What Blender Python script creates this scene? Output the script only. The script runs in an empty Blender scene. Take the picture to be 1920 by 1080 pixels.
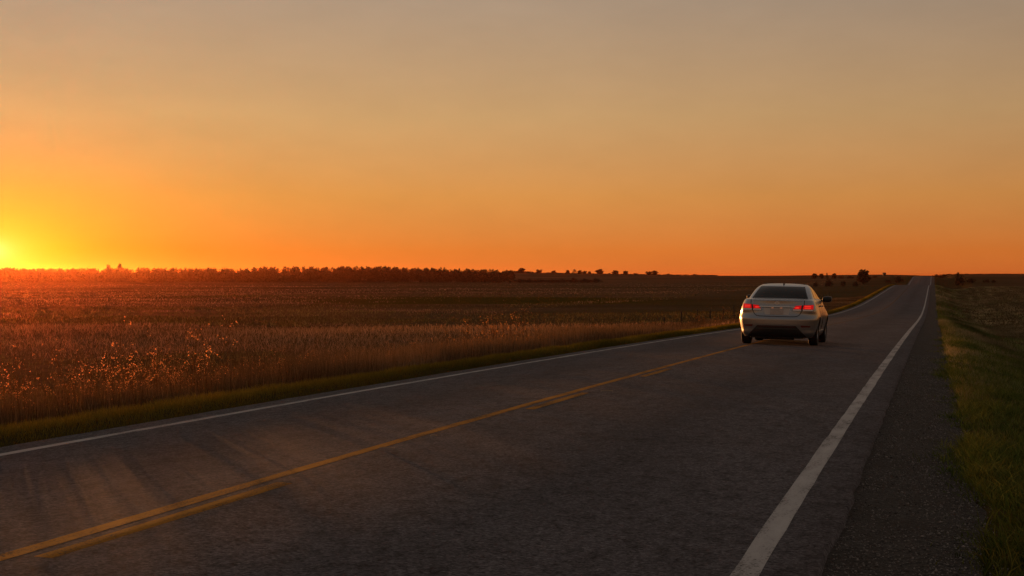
import bpy, bmesh, math, random
import numpy as np
from mathutils import Vector, Matrix
rng = np.random.default_rng(7)
random.seed(7)
R = math.radians
scene = bpy.context.scene
C = scene.collection

# ------------------------------------------------------------------ camera
TH = R(16.51)                       # the road runs 16.5 degrees right of the lens axis
FPX, HZ = 2667.0, 518.0             # focal length in 1920-px units, eye-level line
EYE = 1.5
cam_d = bpy.data.cameras.new('camera')
cam = bpy.data.objects.new('camera', cam_d); C.objects.link(cam)
cam_d.sensor_width = 36.0
cam_d.lens = FPX / 1920 * 36.0
cam_d.clip_end = 40000.0
cam_d.clip_start = 0.05
cam.location = (0, 0, EYE)
cam.rotation_euler = (R(90) - math.atan((540 - HZ) / FPX), 0, TH)
scene.camera = cam

# ------------------------------------------------------------------ light
SUN_AZ = TH + R(20.3)               # to the left of the road direction
SUN_EL = R(0.64)
sun_vec = Vector((-math.sin(SUN_AZ) * math.cos(SUN_EL), math.cos(SUN_AZ) * math.cos(SUN_EL), math.sin(SUN_EL)))
sd = bpy.data.lights.new('sun', 'SUN')
sd.energy = 5.0
sd.angle = R(0.5)
sd.color = (1.0, 0.36, 0.10)
sun = bpy.data.objects.new('sun', sd); C.objects.link(sun)
sun.rotation_euler = sun_vec.to_track_quat('Z', 'Y').to_euler()
sun.location = (-40, 50, 30)

scene.view_settings.view_transform = 'Standard'
scene.view_settings.look = 'None'
scene.view_settings.exposure = 0.0
scene.view_settings.gamma = 1.0
scene.view_settings.use_curve_mapping = False
scene.cycles.use_denoising = True
scene.cycles.max_bounces = 6
scene.cycles.volume_bounces = 0
scene.cycles.transparent_max_bounces = 8

def lin(r, g, b):
    f = lambda c: (c / 255 / 12.92) if c <= 10 else ((c / 255 + 0.055) / 1.055) ** 2.4
    return (f(r), f(g), f(b), 1.0)

world = bpy.data.worlds.new('World'); scene.world = world
world.use_nodes = True
wt = world.node_tree; wt.nodes.clear()
def WN(t, **k):
    n = wt.nodes.new(t)
    for a, b in k.items(): setattr(n, a, b)
    return n
def wl(a, b): wt.links.new(a, b)
def wmath(op, a, b=None):
    n = WN('ShaderNodeMath', operation=op)
    for i, v in enumerate((a, b)):
        if v is None: continue
        if isinstance(v, (int, float)): n.inputs[i].default_value = v
        else: wl(v, n.inputs[i])
    return n.outputs[0]
def wramp(fac, stops):
    n = WN('ShaderNodeValToRGB'); n.color_ramp.interpolation = 'EASE' if False else 'LINEAR'
    els = n.color_ramp.elements
    while len(els) < len(stops): els.new(0.5)
    for e, (p, c) in zip(els, stops):
        e.position = p; e.color = c if len(c) == 4 else (*c, 1)
    wl(fac, n.inputs[0]); return n.outputs[0]
def wmix(kind, fac, a, b):
    n = WN('ShaderNodeMix', data_type='RGBA', blend_type=kind)
    n.inputs[0].default_value = fac
    for i, v in ((6, a), (7, b)):
        if isinstance(v, tuple): n.inputs[i].default_value = v
        else: wl(v, n.inputs[i])
    return n.outputs[2]
def wscale(col, f):
    n = WN('ShaderNodeVectorMath', operation='SCALE')
    if isinstance(col, tuple): n.inputs[0].default_value = col[:3]
    else: wl(col, n.inputs[0])
    wl(f, n.inputs['Scale']); return n.outputs[0]

tc = WN('ShaderNodeTexCoord')
sep = WN('ShaderNodeSeparateXYZ'); wl(tc.outputs['Generated'], sep.inputs[0])
X_, Y_, Z_ = sep.outputs
elev = wmath('MULTIPLY', wmath('ARCSINE', Z_), 180 / math.pi)
elp = wmath('MAXIMUM', elev, 0.0)
hor = wmath('MAXIMUM', wmath('SQRT', wmath('ADD', wmath('MULTIPLY', X_, X_), wmath('MULTIPLY', Y_, Y_))), 1e-4)
cosp = wmath('DIVIDE', wmath('ADD', wmath('MULTIPLY', X_, -math.sin(SUN_AZ)), wmath('MULTIPLY', Y_, math.cos(SUN_AZ))), hor)
phi = wmath('MULTIPLY', wmath('ARCCOSINE', wmath('MINIMUM', wmath('MAXIMUM', cosp, -1.0), 1.0)), 180 / math.pi)
efac = wmath('SQRT', wmath('DIVIDE', elp, 90.0))
ep = lambda d: math.sqrt(d / 90.0)
base = wramp(efac, [(0.0, lin(228, 114, 51)), (ep(1.0), lin(229, 127, 54)), (ep(3.2), lin(221, 150, 80)), (ep(6.4), lin(205, 162, 112)),
                    (ep(10.7), lin(178, 153, 129)), (ep(20), lin(156, 142, 130)), (ep(45), lin(142, 132, 124)), (1.0, lin(130, 124, 122))])
pf = wmath('DIVIDE', phi, 180.0)
g = lambda v: (v / 2, v / 2, v / 2)
fall = wramp(pf, [(0.0, g(1.06)), (20 / 180, g(1.01)), (39 / 180, g(0.84)), (80 / 180, g(0.68)), (1.0, g(0.63))])
fall = wmath('MULTIPLY', fall, 2.0)
skyc = wscale(base, fall)
# glow round the sun, flattened along the horizon
de = wmath('SUBTRACT', elev, 0.95)
dh = wmath('MULTIPLY', phi, 0.5)
dd = wmath('SQRT', wmath('ADD', wmath('MULTIPLY', de, de), wmath('MULTIPLY', dh, dh)))
def wexp(k, s): return wmath('MULTIPLY', wmath('EXPONENT', wmath('MULTIPLY', dd, -1.0 / k)), s)
glow1 = wscale((0.95, 0.68, 0.0), wexp(1.15, 1.0))
glow2 = wscale((0.15, 0.08, 0.0), wexp(6.0, 1.0))
glow3 = wscale((0.3, 0.3, 0.45), wexp(0.3, 1.0))
skyc = wmix('ADD', 1.0, skyc, glow1); skyc = wmix('ADD', 1.0, skyc, glow2); skyc = wmix('ADD', 1.0, skyc, glow3)
glow4 = wscale((0.0, 0.0, -0.05), wexp(3.0, 1.0)); skyc = wmix('ADD', 1.0, skyc, glow4)
nish = WN('ShaderNodeTexSky', sky_type='NISHITA')
nish.sun_disc = False
nish.sun_elevation = SUN_EL
nish.sun_rotation = -SUN_AZ
nish.altitude = 300; nish.air_density = 1.0; nish.dust_density = 3.0; nish.ozone_density = 1.0
n = WN('ShaderNodeVectorMath', operation='SCALE'); wl(nish.outputs[0], n.inputs[0]); n.inputs['Scale'].default_value = 0.05
skyc = wmix('MIX', 0.12, skyc, n.outputs[0])
mp = WN('ShaderNodeMapping'); mp.inputs['Scale'].default_value = (9, 9, 26); wl(tc.outputs['Generated'], mp.inputs[0])
tn = WN('ShaderNodeTexNoise'); tn.inputs['Scale'].default_value = 1.6; tn.inputs['Detail'].default_value = 7; tn.inputs['Roughness'].default_value = 0.62; wl(mp.outputs[0], tn.inputs['Vector'])
mot = wmath('ADD', wmath('MULTIPLY', tn.outputs[0], 0.16), 0.92)
skyc = wscale(skyc, mot)
bg = WN('ShaderNodeBackground'); wl(skyc, bg.inputs[0]); bg.inputs[1].default_value = 1.0
wo = WN('ShaderNodeOutputWorld'); wl(bg.outputs[0], wo.inputs[0])

# ------------------------------------------------------------------ helpers
def tag(o, label=None, cat=None, group=None, kind=None):
    if label: o['label'] = label
    if cat: o['category'] = cat
    if group: o['group'] = group
    if kind: o['kind'] = kind
    return o
def empty(name, loc=(0, 0, 0), rot=(0, 0, 0)):
    o = bpy.data.objects.new(name, None); C.objects.link(o)
    o.empty_display_size = 0.3; o.location = loc; o.rotation_euler = rot
    return o
def link(name, me, parent=None):
    o = bpy.data.objects.new(name, me); C.objects.link(o)
    if parent: o.parent = parent
    return o
def mesh_np(name, v, f, mat, col=None, smooth=False):
    """v (N,3), f (M,3|4) arrays -> mesh"""
    v = np.ascontiguousarray(v, dtype=np.float32); f = np.ascontiguousarray(f, dtype=np.int32)
    me = bpy.data.meshes.new(name)
    me.vertices.add(len(v)); me.vertices.foreach_set('co', v.ravel())
    k = f.shape[1]
    me.loops.add(f.size); me.loops.foreach_set('vertex_index', f.ravel())
    me.polygons.add(len(f)); me.polygons.foreach_set('loop_start', np.arange(0, f.size, k, dtype=np.int32))
    if smooth: me.polygons.foreach_set('use_smooth', np.ones(len(f), dtype=bool))
    me.update(calc_edges=True); me.validate()
    if col is not None:
        a = me.color_attributes.new('Col', 'FLOAT_COLOR', 'POINT')
        c4 = np.ones((len(v), 4), dtype=np.float32); c4[:, :3] = col
        a.data.foreach_set('color', c4.ravel())
    if mat: me.materials.append(mat)
    return me
def grid_faces(nu, nv):
    i, j = np.meshgrid(np.arange(nu - 1), np.arange(nv - 1), indexing='ij')
    a = (i * nv + j).ravel()
    return np.stack([a, a + nv, a + nv + 1, a + 1], 1)
def sstep(a, b, x):
    t = np.clip((x - a) / (b - a), 0, 1); return t * t * (3 - 2 * t)
def vnoise(x, y, seed=0):
    """smooth value noise, -1..1"""
    x = np.asarray(x, float); y = np.asarray(y, float)
    xi = np.floor(x).astype(np.int64); yi = np.floor(y).astype(np.int64)
    fx = x - xi; fy = y - yi; fx = fx * fx * (3 - 2 * fx); fy = fy * fy * (3 - 2 * fy)
    def h(a, b):
        n = (a * 374761393 + b * 668265263 + seed * 974634777) & 0x7fffffff
        n = ((n ^ (n >> 13)) * 1274126177) & 0x7fffffff
        return ((n ^ (n >> 16)) & 0xffff) / 32767.5 - 1
    return (h(xi, yi) * (1 - fx) + h(xi + 1, yi) * fx) * (1 - fy) + (h(xi, yi + 1) * (1 - fx) + h(xi + 1, yi + 1) * fx) * fy

# ------------------------------------------------------------------ materials
def mat(name):
    m = bpy.data.materials.new(name); m.use_nodes = True
    nt = m.node_tree; nt.nodes.clear()
    out = nt.nodes.new('ShaderNodeOutputMaterial')
    return m, nt, out
class NT:
    def __init__(s, nt): s.nt = nt
    def n(s, t, ins=None, **k):
        n = s.nt.nodes.new(t)
        for a, b in k.items(): setattr(n, a, b)
        for a, b in (ins or {}).items():
            if hasattr(b, 'is_output'): s.nt.links.new(b, n.inputs[a])
            else: n.inputs[a].default_value = b
        return n
    def l(s, a, b): s.nt.links.new(a, b)
    def math(s, op, a, b=0.0, clamp=False):
        n = s.n('ShaderNodeMath', {0: a, 1: b}, operation=op); n.use_clamp = clamp; return n.outputs[0]
    def mix(s, f, a, b, kind='MIX'):
        n = s.n('ShaderNodeMix', {0: f, 6: a, 7: b}, data_type='RGBA', blend_type=kind); return n.outputs[2]
    def noise(s, vec, scale, detail=3, rough=0.55, dist=0.0):
        n = s.n('ShaderNodeTexNoise', {'Vector': vec, 'Scale': scale, 'Detail': detail, 'Roughness': rough, 'Distortion': dist}); return n.outputs[0]
    def ramp(s, fac, stops, interp='LINEAR'):
        n = s.n('ShaderNodeValToRGB', {0: fac}); n.color_ramp.interpolation = interp
        els = n.color_ramp.elements
        while len(els) < len(stops): els.new(0.5)
        for e, (p, c) in zip(els, stops):
            if isinstance(c, (int, float)): c = (c, c, c)
            e.position = p; e.color = (*c[:3], 1)
        return n.outputs[0]
    def pos(s): return s.n('ShaderNodeNewGeometry').outputs['Position']
    def obj(s): return s.n('ShaderNodeTexCoord').outputs['Object']
    def map(s, vec, scale=(1, 1, 1), rot=(0, 0, 0), loc=(0, 0, 0)):
        return s.n('ShaderNodeMapping', {'Vector': vec, 'Scale': scale, 'Rotation': rot, 'Location': loc}).outputs[0]

def simple(name, col, rough=0.6, metal=0.0, coat=0.0, emit=None, estr=0.0, spec=0.5, nscale=0.0, namt=0.15):
    m, nt, out = mat(name); N = NT(nt)
    b = N.n('ShaderNodeBsdfPrincipled', {'Base Color': (*col, 1), 'Roughness': rough, 'Metallic': metal, 'Coat Weight': coat, 'Specular IOR Level': spec})
    if nscale:
        f = N.noise(N.obj(), nscale, 4)
        c = N.mix(f, (*[x * (1 - namt * 2) for x in col], 1), (*[min(1, x * (1 + namt * 2)) for x in col], 1))
        N.l(c, b.inputs['Base Color'])
    if emit:
        b.inputs['Emission Color'].default_value = (*emit, 1); b.inputs['Emission Strength'].default_value = estr
    N.l(b.outputs[0], out.inputs[0])
    return m

def blade_mat(name, trans=0.45, tint=(1, 1, 1), ttint=(1.0, 0.8, 0.45)):
    m, nt, out = mat(name); N = NT(nt)
    a = N.n('ShaderNodeAttribute', attribute_name='Col').outputs['Color']
    d = N.n('ShaderNodeBsdfDiffuse', {'Color': N.mix(1.0, a, (*tint, 1), 'MULTIPLY')})
    t = N.n('ShaderNodeBsdfTranslucent', {'Color': N.mix(1.0, a, (*ttint, 1), 'MULTIPLY')})
    x = N.n('ShaderNodeMixShader', {0: trans, 1: d.outputs[0], 2: t.outputs[0]})
    N.l(x.outputs[0], out.inputs[0])
    return m

M_grass = blade_mat('grass_blades', 0.4, ttint=(1.3, 1.15, 0.5))
M_rgrass = blade_mat('roadside_blades', 0.18, ttint=(1.0, 1.0, 0.5))
M_band = blade_mat('roadside_dry_blades', 0.22, ttint=(1.2, 1.0, 0.65))
M_field = blade_mat('field_blades', 0.36, ttint=(1.3, 1.05, 0.65))
M_dry = blade_mat('dry_grass', 0.5, ttint=(1.5, 1.1, 0.6))
M_leaf = blade_mat('tree_leaves', 0.06)
M_bark = simple('bark', (0.045, 0.032, 0.024), 0.9, nscale=6)

def make_asphalt():
    m, nt, out = mat('asphalt'); N = NT(nt); p = N.pos()
    big = N.noise(N.map(p, (0.9, 0.22, 1)), 1.0, 4, 0.6)
    blot = N.noise(N.map(p, (1, 0.6, 1)), 2.3, 5, 0.65)
    fine = N.noise(p, 95.0, 3, 0.7)
    vo = N.n('ShaderNodeTexVoronoi', {'Vector': p, 'Scale': 75.0}, feature='F1')
    speck = N.ramp(N.math('MULTIPLY', vo.outputs['Color'], 1.0), [(0.0, 0.0), (1.0, 1.0)])
    c = N.mix(N.ramp(big, [(0.3, 0), (0.7, 1)]), (0.090, 0.082, 0.090, 1), (0.136, 0.126, 0.138, 1))
    c = N.mix(N.math('MULTIPLY', N.ramp(blot, [(0.42, 0), (0.62, 1)]), 0.45), c, (0.070, 0.063, 0.067, 1))
    c = N.mix(N.ramp(fine, [(0.50, 0), (0.75, 0.75)]), c, (0.15, 0.138, 0.138, 1))
    c = N.mix(N.ramp(fine, [(0.25, 0.7), (0.45, 0)]), c, (0.012, 0.011, 0.011, 1))
    c = N.mix(N.ramp(speck, [(0.90, 0), (0.97, 0.45)]), c, (0.20, 0.18, 0.175, 1))
    # darker oil band in the middle of each lane, tar-filled cracks
    sx = N.n('ShaderNodeSeparateXYZ', {0: p}).outputs
    wob = N.math('MULTIPLY', N.math('SUBTRACT', N.noise(N.map(p, (0.05, 0.12, 0)), 1.0, 2), 0.5), 0.8)
    for cx, amt in ((-2.6, 0.30), (-5.9, 0.26)):
        d = N.math('ABSOLUTE', N.math('ADD', N.math('ADD', sx[0], -cx), wob))
        c = N.mix(N.math('MULTIPLY', N.ramp(N.math('DIVIDE', d, 1.0), [(0.0, 1), (0.75, 0)]), amt), c, (0.044, 0.040, 0.043, 1))
    cr = N.n('ShaderNodeTexVoronoi', {'Vector': N.n('ShaderNodeVectorMath', {0: N.map(p, (0.33, 0.11, 1)), 1: N.n('ShaderNodeTexNoise', {'Vector': p, 'Scale': 0.8, 'Detail': 5.0}).outputs[1]}, operation='ADD').outputs[0], 'Scale': 1.0}, feature='DISTANCE_TO_EDGE')
    c = N.mix(N.ramp(cr.outputs['Distance'], [(0.0, 0.25), (0.0025, 0)]), c, (0.010, 0.009, 0.009, 1))
    gr1 = N.noise(p, 34.0, 4, 0.8); gr2 = N.noise(N.map(p, (1, .55, 1)), 9.0, 5, 0.75)
    c = N.mix(N.ramp(gr1, [(0.30, 0.85), (0.50, 0)]), c, (0.014, 0.013, 0.014, 1))
    c = N.mix(N.ramp(gr1, [(0.54, 0), (0.72, 0.7)]), c, (0.20, 0.19, 0.20, 1))
    c = N.mix(N.ramp(gr2, [(0.36, 0.55), (0.52, 0)]), c, (0.028, 0.025, 0.026, 1))
    for sc_, lo, hi in ((60.0, .62, 1.38),):
        v2 = N.n('ShaderNodeTexVoronoi', {'Vector': p, 'Scale': sc_}, feature='F1')
        k2 = N.n('ShaderNodeSeparateColor', {0: v2.outputs['Color']}).outputs[0]
        c = N.mix(1.0, c, N.ramp(k2, [(0.0, lo * .5), (1.0, hi * .5)]), 'MULTIPLY'); c = N.mix(1.0, c, (2, 2, 2, 1), 'MULTIPLY')
    bmp = N.n('ShaderNodeBump', {'Height': N.math('ADD', fine, N.math('MULTIPLY', vo.outputs['Distance'], 0.8)), 'Strength': 0.35, 'Distance': 0.008})
    b = N.n('ShaderNodeBsdfPrincipled', {'Base Color': c, 'Roughness': 0.9, 'Specular IOR Level': 0.025, 'Normal': bmp.outputs[0]})
    N.l(b.outputs[0], out.inputs[0]); return m
M_asph = make_asphalt()

def make_paint(name, col, wear):
    m, nt, out = mat(name); N = NT(nt); p = N.pos()
    f1 = N.noise(p, 60.0, 4, 0.7); f2 = N.noise(N.map(p, (6, 1.2, 1)), 1.0, 4, 0.65)
    c = N.mix(N.ramp(f2, [(0.3, 0), (0.7, 1)]), (*[x * 0.72 for x in col], 1), (*col, 1))
    w = N.math('ADD', N.math('MULTIPLY', f1, 0.6), N.math('MULTIPLY', f2, 0.4))
    c = N.mix(N.ramp(w, [(wear - 0.07, 1), (wear + 0.03, 0)]), c, (0.045, 0.038, 0.036, 1))
    bmp = N.n('ShaderNodeBump', {'Height': f1, 'Strength': 0.5, 'Distance': 0.006})
    b = N.n('ShaderNodeBsdfPrincipled', {'Base Color': c, 'Roughness': 0.85, 'Specular IOR Level': 0.04, 'Normal': bmp.outputs[0]})
    N.l(b.outputs[0], out.inputs[0]); return m
M_white = make_paint('white_road_paint', (0.44, 0.42, 0.41), 0.445)
M_yellow = make_paint('yellow_road_paint', (0.40, 0.175, 0.024), 0.475)

def make_shoulder():
    m, nt, out = mat('gravel_shoulder'); N = NT(nt); p = N.pos()
    vo = N.n('ShaderNodeTexVoronoi', {'Vector': p, 'Scale': 55.0}, feature='F1')
    f = N.noise(p, 30.0, 5, 0.7); big = N.noise(p, 1.7, 3)
    c = N.mix(vo.outputs['Color'], (0.030, 0.026, 0.024, 1), (0.115, 0.102, 0.096, 1))
    c = N.mix(N.ramp(f, [(0.35, 0.8), (0.6, 0)]), c, (0.024, 0.020, 0.018, 1))
    c = N.mix(N.math('MULTIPLY', N.ramp(big, [(0.4, 0), (0.7, 1)]), 0.5), c, (0.030, 0.022, 0.016, 1))
    bmp = N.n('ShaderNodeBump', {'Height': N.math('ADD', f, vo.outputs['Distance']), 'Strength': 1.0, 'Distance': 0.02})
    b = N.n('ShaderNodeBsdfPrincipled', {'Base Color': c, 'Roughness': 0.95, 'Specular IOR Level': 0.15, 'Normal': bmp.outputs[0]})
    N.l(b.outputs[0], out.inputs[0]); return m
M_shoulder = make_shoulder()

def make_ground():
    m, nt, out = mat('prairie_ground'); N = NT(nt); p = N.pos()
    q = N.map(p, rot=(0, 0, -TH))                     # local y = distance in front of the viewpoint's axis: only a rotated field grid
    s = N.n('ShaderNodeSeparateXYZ', {0: q}).outputs
    n1 = N.noise(N.map(q, (0.010, 0.030, 0)), 1.0, 5, 0.6)
    n2 = N.noise(N.map(q, (0.06, 0.16, 0)), 1.0, 5, 0.65)
    n3 = N.noise(p, 3.0, 4, 0.7)
    c = N.mix(N.ramp(n1, [(0.32, 0), (0.68, 1)]), (0.070, 0.044, 0.022, 1), (0.21, 0.125, 0.070, 1))
    c = N.mix(N.math('MULTIPLY', N.ramp(n2, [(0.40, 0), (0.65, 1)]), 0.6), c, (0.075, 0.052, 0.022, 1))
    # green strip of grass in the field
    wob = N.math('MULTIPLY', N.math('SUBTRACT', n2, 0.5), 40.0)
    yy = N.math('ADD', s[1], wob); xx = N.math('ADD', s[0], N.math('MULTIPLY', wob, 0.5))
    band = N.math('MULTIPLY', N.ramp(N.math('DIVIDE', yy, 400.0), [(142 / 400, 0), (156 / 400, 1), (192 / 400, 1), (206 / 400, 0)]),
                  N.ramp(N.math('ADD', N.math('DIVIDE', xx, 100.0), 0.5), [(0.18, 0), (0.38, 1), (0.62, 1), (0.75, 0)]))
    c = N.mix(band, c, (0.065, 0.058, 0.010, 1))
    # greener close to the road
    sp = N.n('ShaderNodeSeparateXYZ', {0: p}).outputs
    near = N.ramp(N.math('DIVIDE', N.math('ABSOLUTE', N.math('ADD', sp[0], 3.5)), 60.0), [(0.0, 1), (0.12, 0.9), (0.55, 0)])
    c = N.mix(N.math('MULTIPLY', near, N.ramp(n2, [(0.3, 1), (0.62, 0.25)])), c, (0.045, 0.042, 0.014, 1))
    c = N.mix(N.math('MULTIPLY', N.ramp(n3, [(0.35, 1), (0.6, 0)]), 0.5), c, (0.03, 0.022, 0.010, 1))
    bmp = N.n('ShaderNodeBump', {'Height': N.noise(p, 1.2, 6, 0.75), 'Strength': 0.8, 'Distance': 0.35})
    b = N.n('ShaderNodeBsdfPrincipled', {'Base Color': c, 'Roughness': 1.0, 'Specular IOR Level': 0.0, 'Normal': bmp.outputs[0]})
    N.l(b.outputs[0], out.inputs[0]); return m
M_ground = make_ground()

# ------------------------------------------------------------------ terrain
PY = np.array([-200, -60, 0, 8, 15, 23, 38, 58, 95, 125, 150, 190, 240, 278, 300, 330, 380, 415, 450, 520, 585, 640, 720, 900, 1400, 20000.])
PZ = np.array([.3, .08, .03, .02, -.04, -.13, -.33, -.64, -1.26, -1.58, -1.63, -1.36, -.86, -.47, -.36, -.5, -1.7, -1.85, -1.40, .1, 1.26, 1.45, .4, .5, 1.2, 6.])
def pchip(x, xs, ys):
    h = np.diff(xs); d = np.diff(ys) / h
    m = np.zeros_like(ys)
    for i in range(1, len(xs) - 1):
        if d[i - 1] * d[i] > 0:
            w1, w2 = 2 * h[i] + h[i - 1], h[i] + 2 * h[i - 1]
            m[i] = (w1 + w2) / (w1 / d[i - 1] + w2 / d[i])
    m[0], m[-1] = d[0], d[-1]
    x = np.clip(x, xs[0], xs[-1]); k = np.clip(np.searchsorted(xs, x) - 1, 0, len(xs) - 2)
    t = (x - xs[k]) / h[k]
    return ((2 * t**3 - 3 * t**2 + 1) * ys[k] + (t**3 - 2 * t**2 + t) * h[k] * m[k] + (-2 * t**3 + 3 * t**2) * ys[k + 1] + (t**3 - t**2) * h[k] * m[k + 1])
def P(y):
    y = np.asarray(y, float)
    return (pchip(y - 6, PY, PZ) + pchip(y, PY, PZ) * 2 + pchip(y + 6, PY, PZ)) / 4
def crown(x):
    x = np.asarray(x, float); return 0.11 - np.where(x < -4.2, 0.095, 0.11) * np.abs(x + 4.2) / 3.3
def road_z(x, y): return P(y) + crown(x)
CT, ST = math.cos(TH), math.sin(TH)
def to_dq(x, y): return -x * ST + y * CT, x * CT + y * ST
def at(px, D):
    q = (px - 960) / FPX * D
    return (q * CT - D * ST, q * ST + D * CT)
HPX = np.array([-4000, 300, 900, 977, 1120, 1250, 1400, 1520, 1650, 1750, 1800, 1900, 6000.])
HZZ = np.array([4.0, 4.0, 4.2, 3.7, 2.9, 2.2, 1.6, 2.2, 2.7, 2.0, 2.6, 2.7, 3.])
def H(x, y):
    x = np.asarray(x, float); y = np.asarray(y, float)
    D, q = to_dq(x, y)
    px = 960 + FPX * q / np.maximum(D, 50.)
    hill = np.interp(px, HPX, HZZ)
    und = 0.16 * vnoise(x / 35, y / 35, 1) + 0.07 * vnoise(x / 11, y / 11, 2)
    zl = -1.45 + und * (1 - sstep(300, 640, D) * 0.5)
    far = sstep(640, 1000, D)
    zl = zl * (1 - far) + hill * far + sstep(1400, 6000, D) * 2.0
    p = P(y)
    # left roadside
    vl = -8.2
    edge = p + crown(-8.2)
    t1 = sstep(8.45, 12.0, -x)
    side = edge - 0.03 + 0.075 * sstep(8.0, 8.28, -x)
    wl_ = sstep(15, 60, -x)                        # ridge by the road fades into the field
    mid = np.minimum(p - 0.55, 0.0)
    keep = sstep(90, 260, y) * (1 - wl_) * (1 - sstep(700, 900, y))
    field_l = zl * (1 - keep) + (p - 0.25) * keep
    zleft = side * (1 - t1) + field_l * t1
    # right roadside: shoulder, ditch, field
    dr = sstep(0.25, 4.2, x); up = sstep(4.6, 11.0, x)
    fr = (p - 0.35) * (1 - sstep(12, 120, x)) + (-0.6) * sstep(12, 120, x)
    fr = fr * (1 - sstep(330, 560, y)) + (1.2) * sstep(330, 560, y)
    fr = fr * (1 - far) + hill * far + sstep(1400, 6000, D) * 2.0
    zright = (p + crown(0.25) - 0.02) - 0.85 * dr + 0.35 * up
    zright = zright * (1 - up) + (fr + und * 0.6) * up
    z = np.where(x < -4, zleft, zright)
    onroad = (x > -7.98) & (x < 0.3)
    z = np.where(onroad, p + crown(x) - 0.09, z)
    # past the last rise the road is out of sight; everything runs into open land
    return z

xs = np.concatenate([-np.geomspace(12000, 70, 60), np.linspace(-68, -18, 36), np.linspace(-17, -8.6, 15), [-8.45, -8.36, -8.28, -8.2, -8.1, -8.0, -7.96, -7.4, -4.2, -0.9, -0.3, 0.28, 0.36], np.linspace(0.6, 14, 24), np.linspace(15, 60, 22), np.geomspace(64, 9000, 44)])
ys = np.concatenate([np.linspace(-80, -4, 16), np.linspace(0, 60, 61), np.linspace(62, 340, 110), np.linspace(344, 1100, 130), np.geomspace(1110, 14000, 50)])
gx, gy = np.meshgrid(xs, ys, indexing='ij')
gv = np.stack([gx, gy, H(gx, gy)], -1).reshape(-1, 3)
ground = link('ground', mesh_np('ground', gv, grid_faces(len(xs), len(ys)), M_ground, smooth=True))
tag(ground, 'brown prairie fields and ditches on both sides of the road', kind='structure')

# ------------------------------------------------------------------ road
ry = np.concatenate([np.linspace(-40, 70, 221), np.linspace(71, 340, 180), np.linspace(343, 760, 140)])
def strip(name, x_list, zoff, m, y=ry, parent=None, skirt=0.0, wob=0.0, seed=3):
    x_list = np.array(x_list, float)
    X, Y = np.meshgrid(x_list, y, indexing='ij')
    X = X.copy()
    if wob:
        X[0] += wob * vnoise(y * 1.7, y * 0 + 0.3, seed) + wob * .6 * vnoise(y * 6, y * 0 + 1.3, seed)
        X[-1] += wob * vnoise(y * 1.9, y * 0 + 5.3, seed + 1) + wob * .6 * vnoise(y * 7, y * 0 + 2.3, seed)
    Z = road_z(X, Y) + zoff
    if skirt:
        X = np.concatenate([X[:1] - 0.03, X, X[-1:] + 0.03]); Y = np.concatenate([Y[:1], Y, Y[-1:]])
        Z = np.concatenate([Z[:1] - skirt, Z, Z[-1:] - skirt])
    v = np.stack([X, Y, Z], -1).reshape(-1, 3)
    return link(name, mesh_np(name, v, grid_faces(len(X), len(y)), m, smooth=not skirt), parent)
road = tag(strip('road', [-7.86, -7.4, -6, -4.2, -2.5, -0.9, -0.55], 0.0, M_asph, skirt=0.07, wob=0.018), 'two lane asphalt country road running over low rises', kind='structure')
sh = tag(strip('shoulder', [-0.62, -0.4, -0.1, 0.3], -0.035, M_shoulder, wob=0.05), 'dark gravel shoulder beside the right edge line', kind='structure')
sl = tag(strip('shoulder', [-8.06, -7.9, -7.8], -0.035, M_shoulder, wob=0.06, seed=9), 'narrow gravel strip between the left edge line and the grass', kind='structure')
def line(name, cx, w, m, y0=None, y1=None, step=0.5, seed=0):
    y = ry if y0 is None else np.linspace(y0, y1, max(4, int((y1 - y0) / 0.25)))
    o = strip(name, [cx - w / 2, cx, cx + w / 2], 0.002, m, y=y, parent=road, wob=0.006, seed=seed)
    return o
line('edge_line', -0.90, 0.135, M_white, seed=21)
line('edge_line', -7.43, 0.12, M_white, seed=22)
line('centre_line', -4.37, 0.125, M_yellow, -40, 42, seed=23)
line('centre_line', -4.37, 0.12, make_paint('faded_yellow_paint', (0.10, 0.055, 0.028), 0.5), 42.2, 620, seed=24)
for a, b in [(-1.6, 1.0), (6.0, 8.7), (14.7, 17.3), (20.9, 23.2)]:
    line('centre_dash', -4.165, 0.11, M_yellow, a, b, seed=int(a) + 30)

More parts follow.
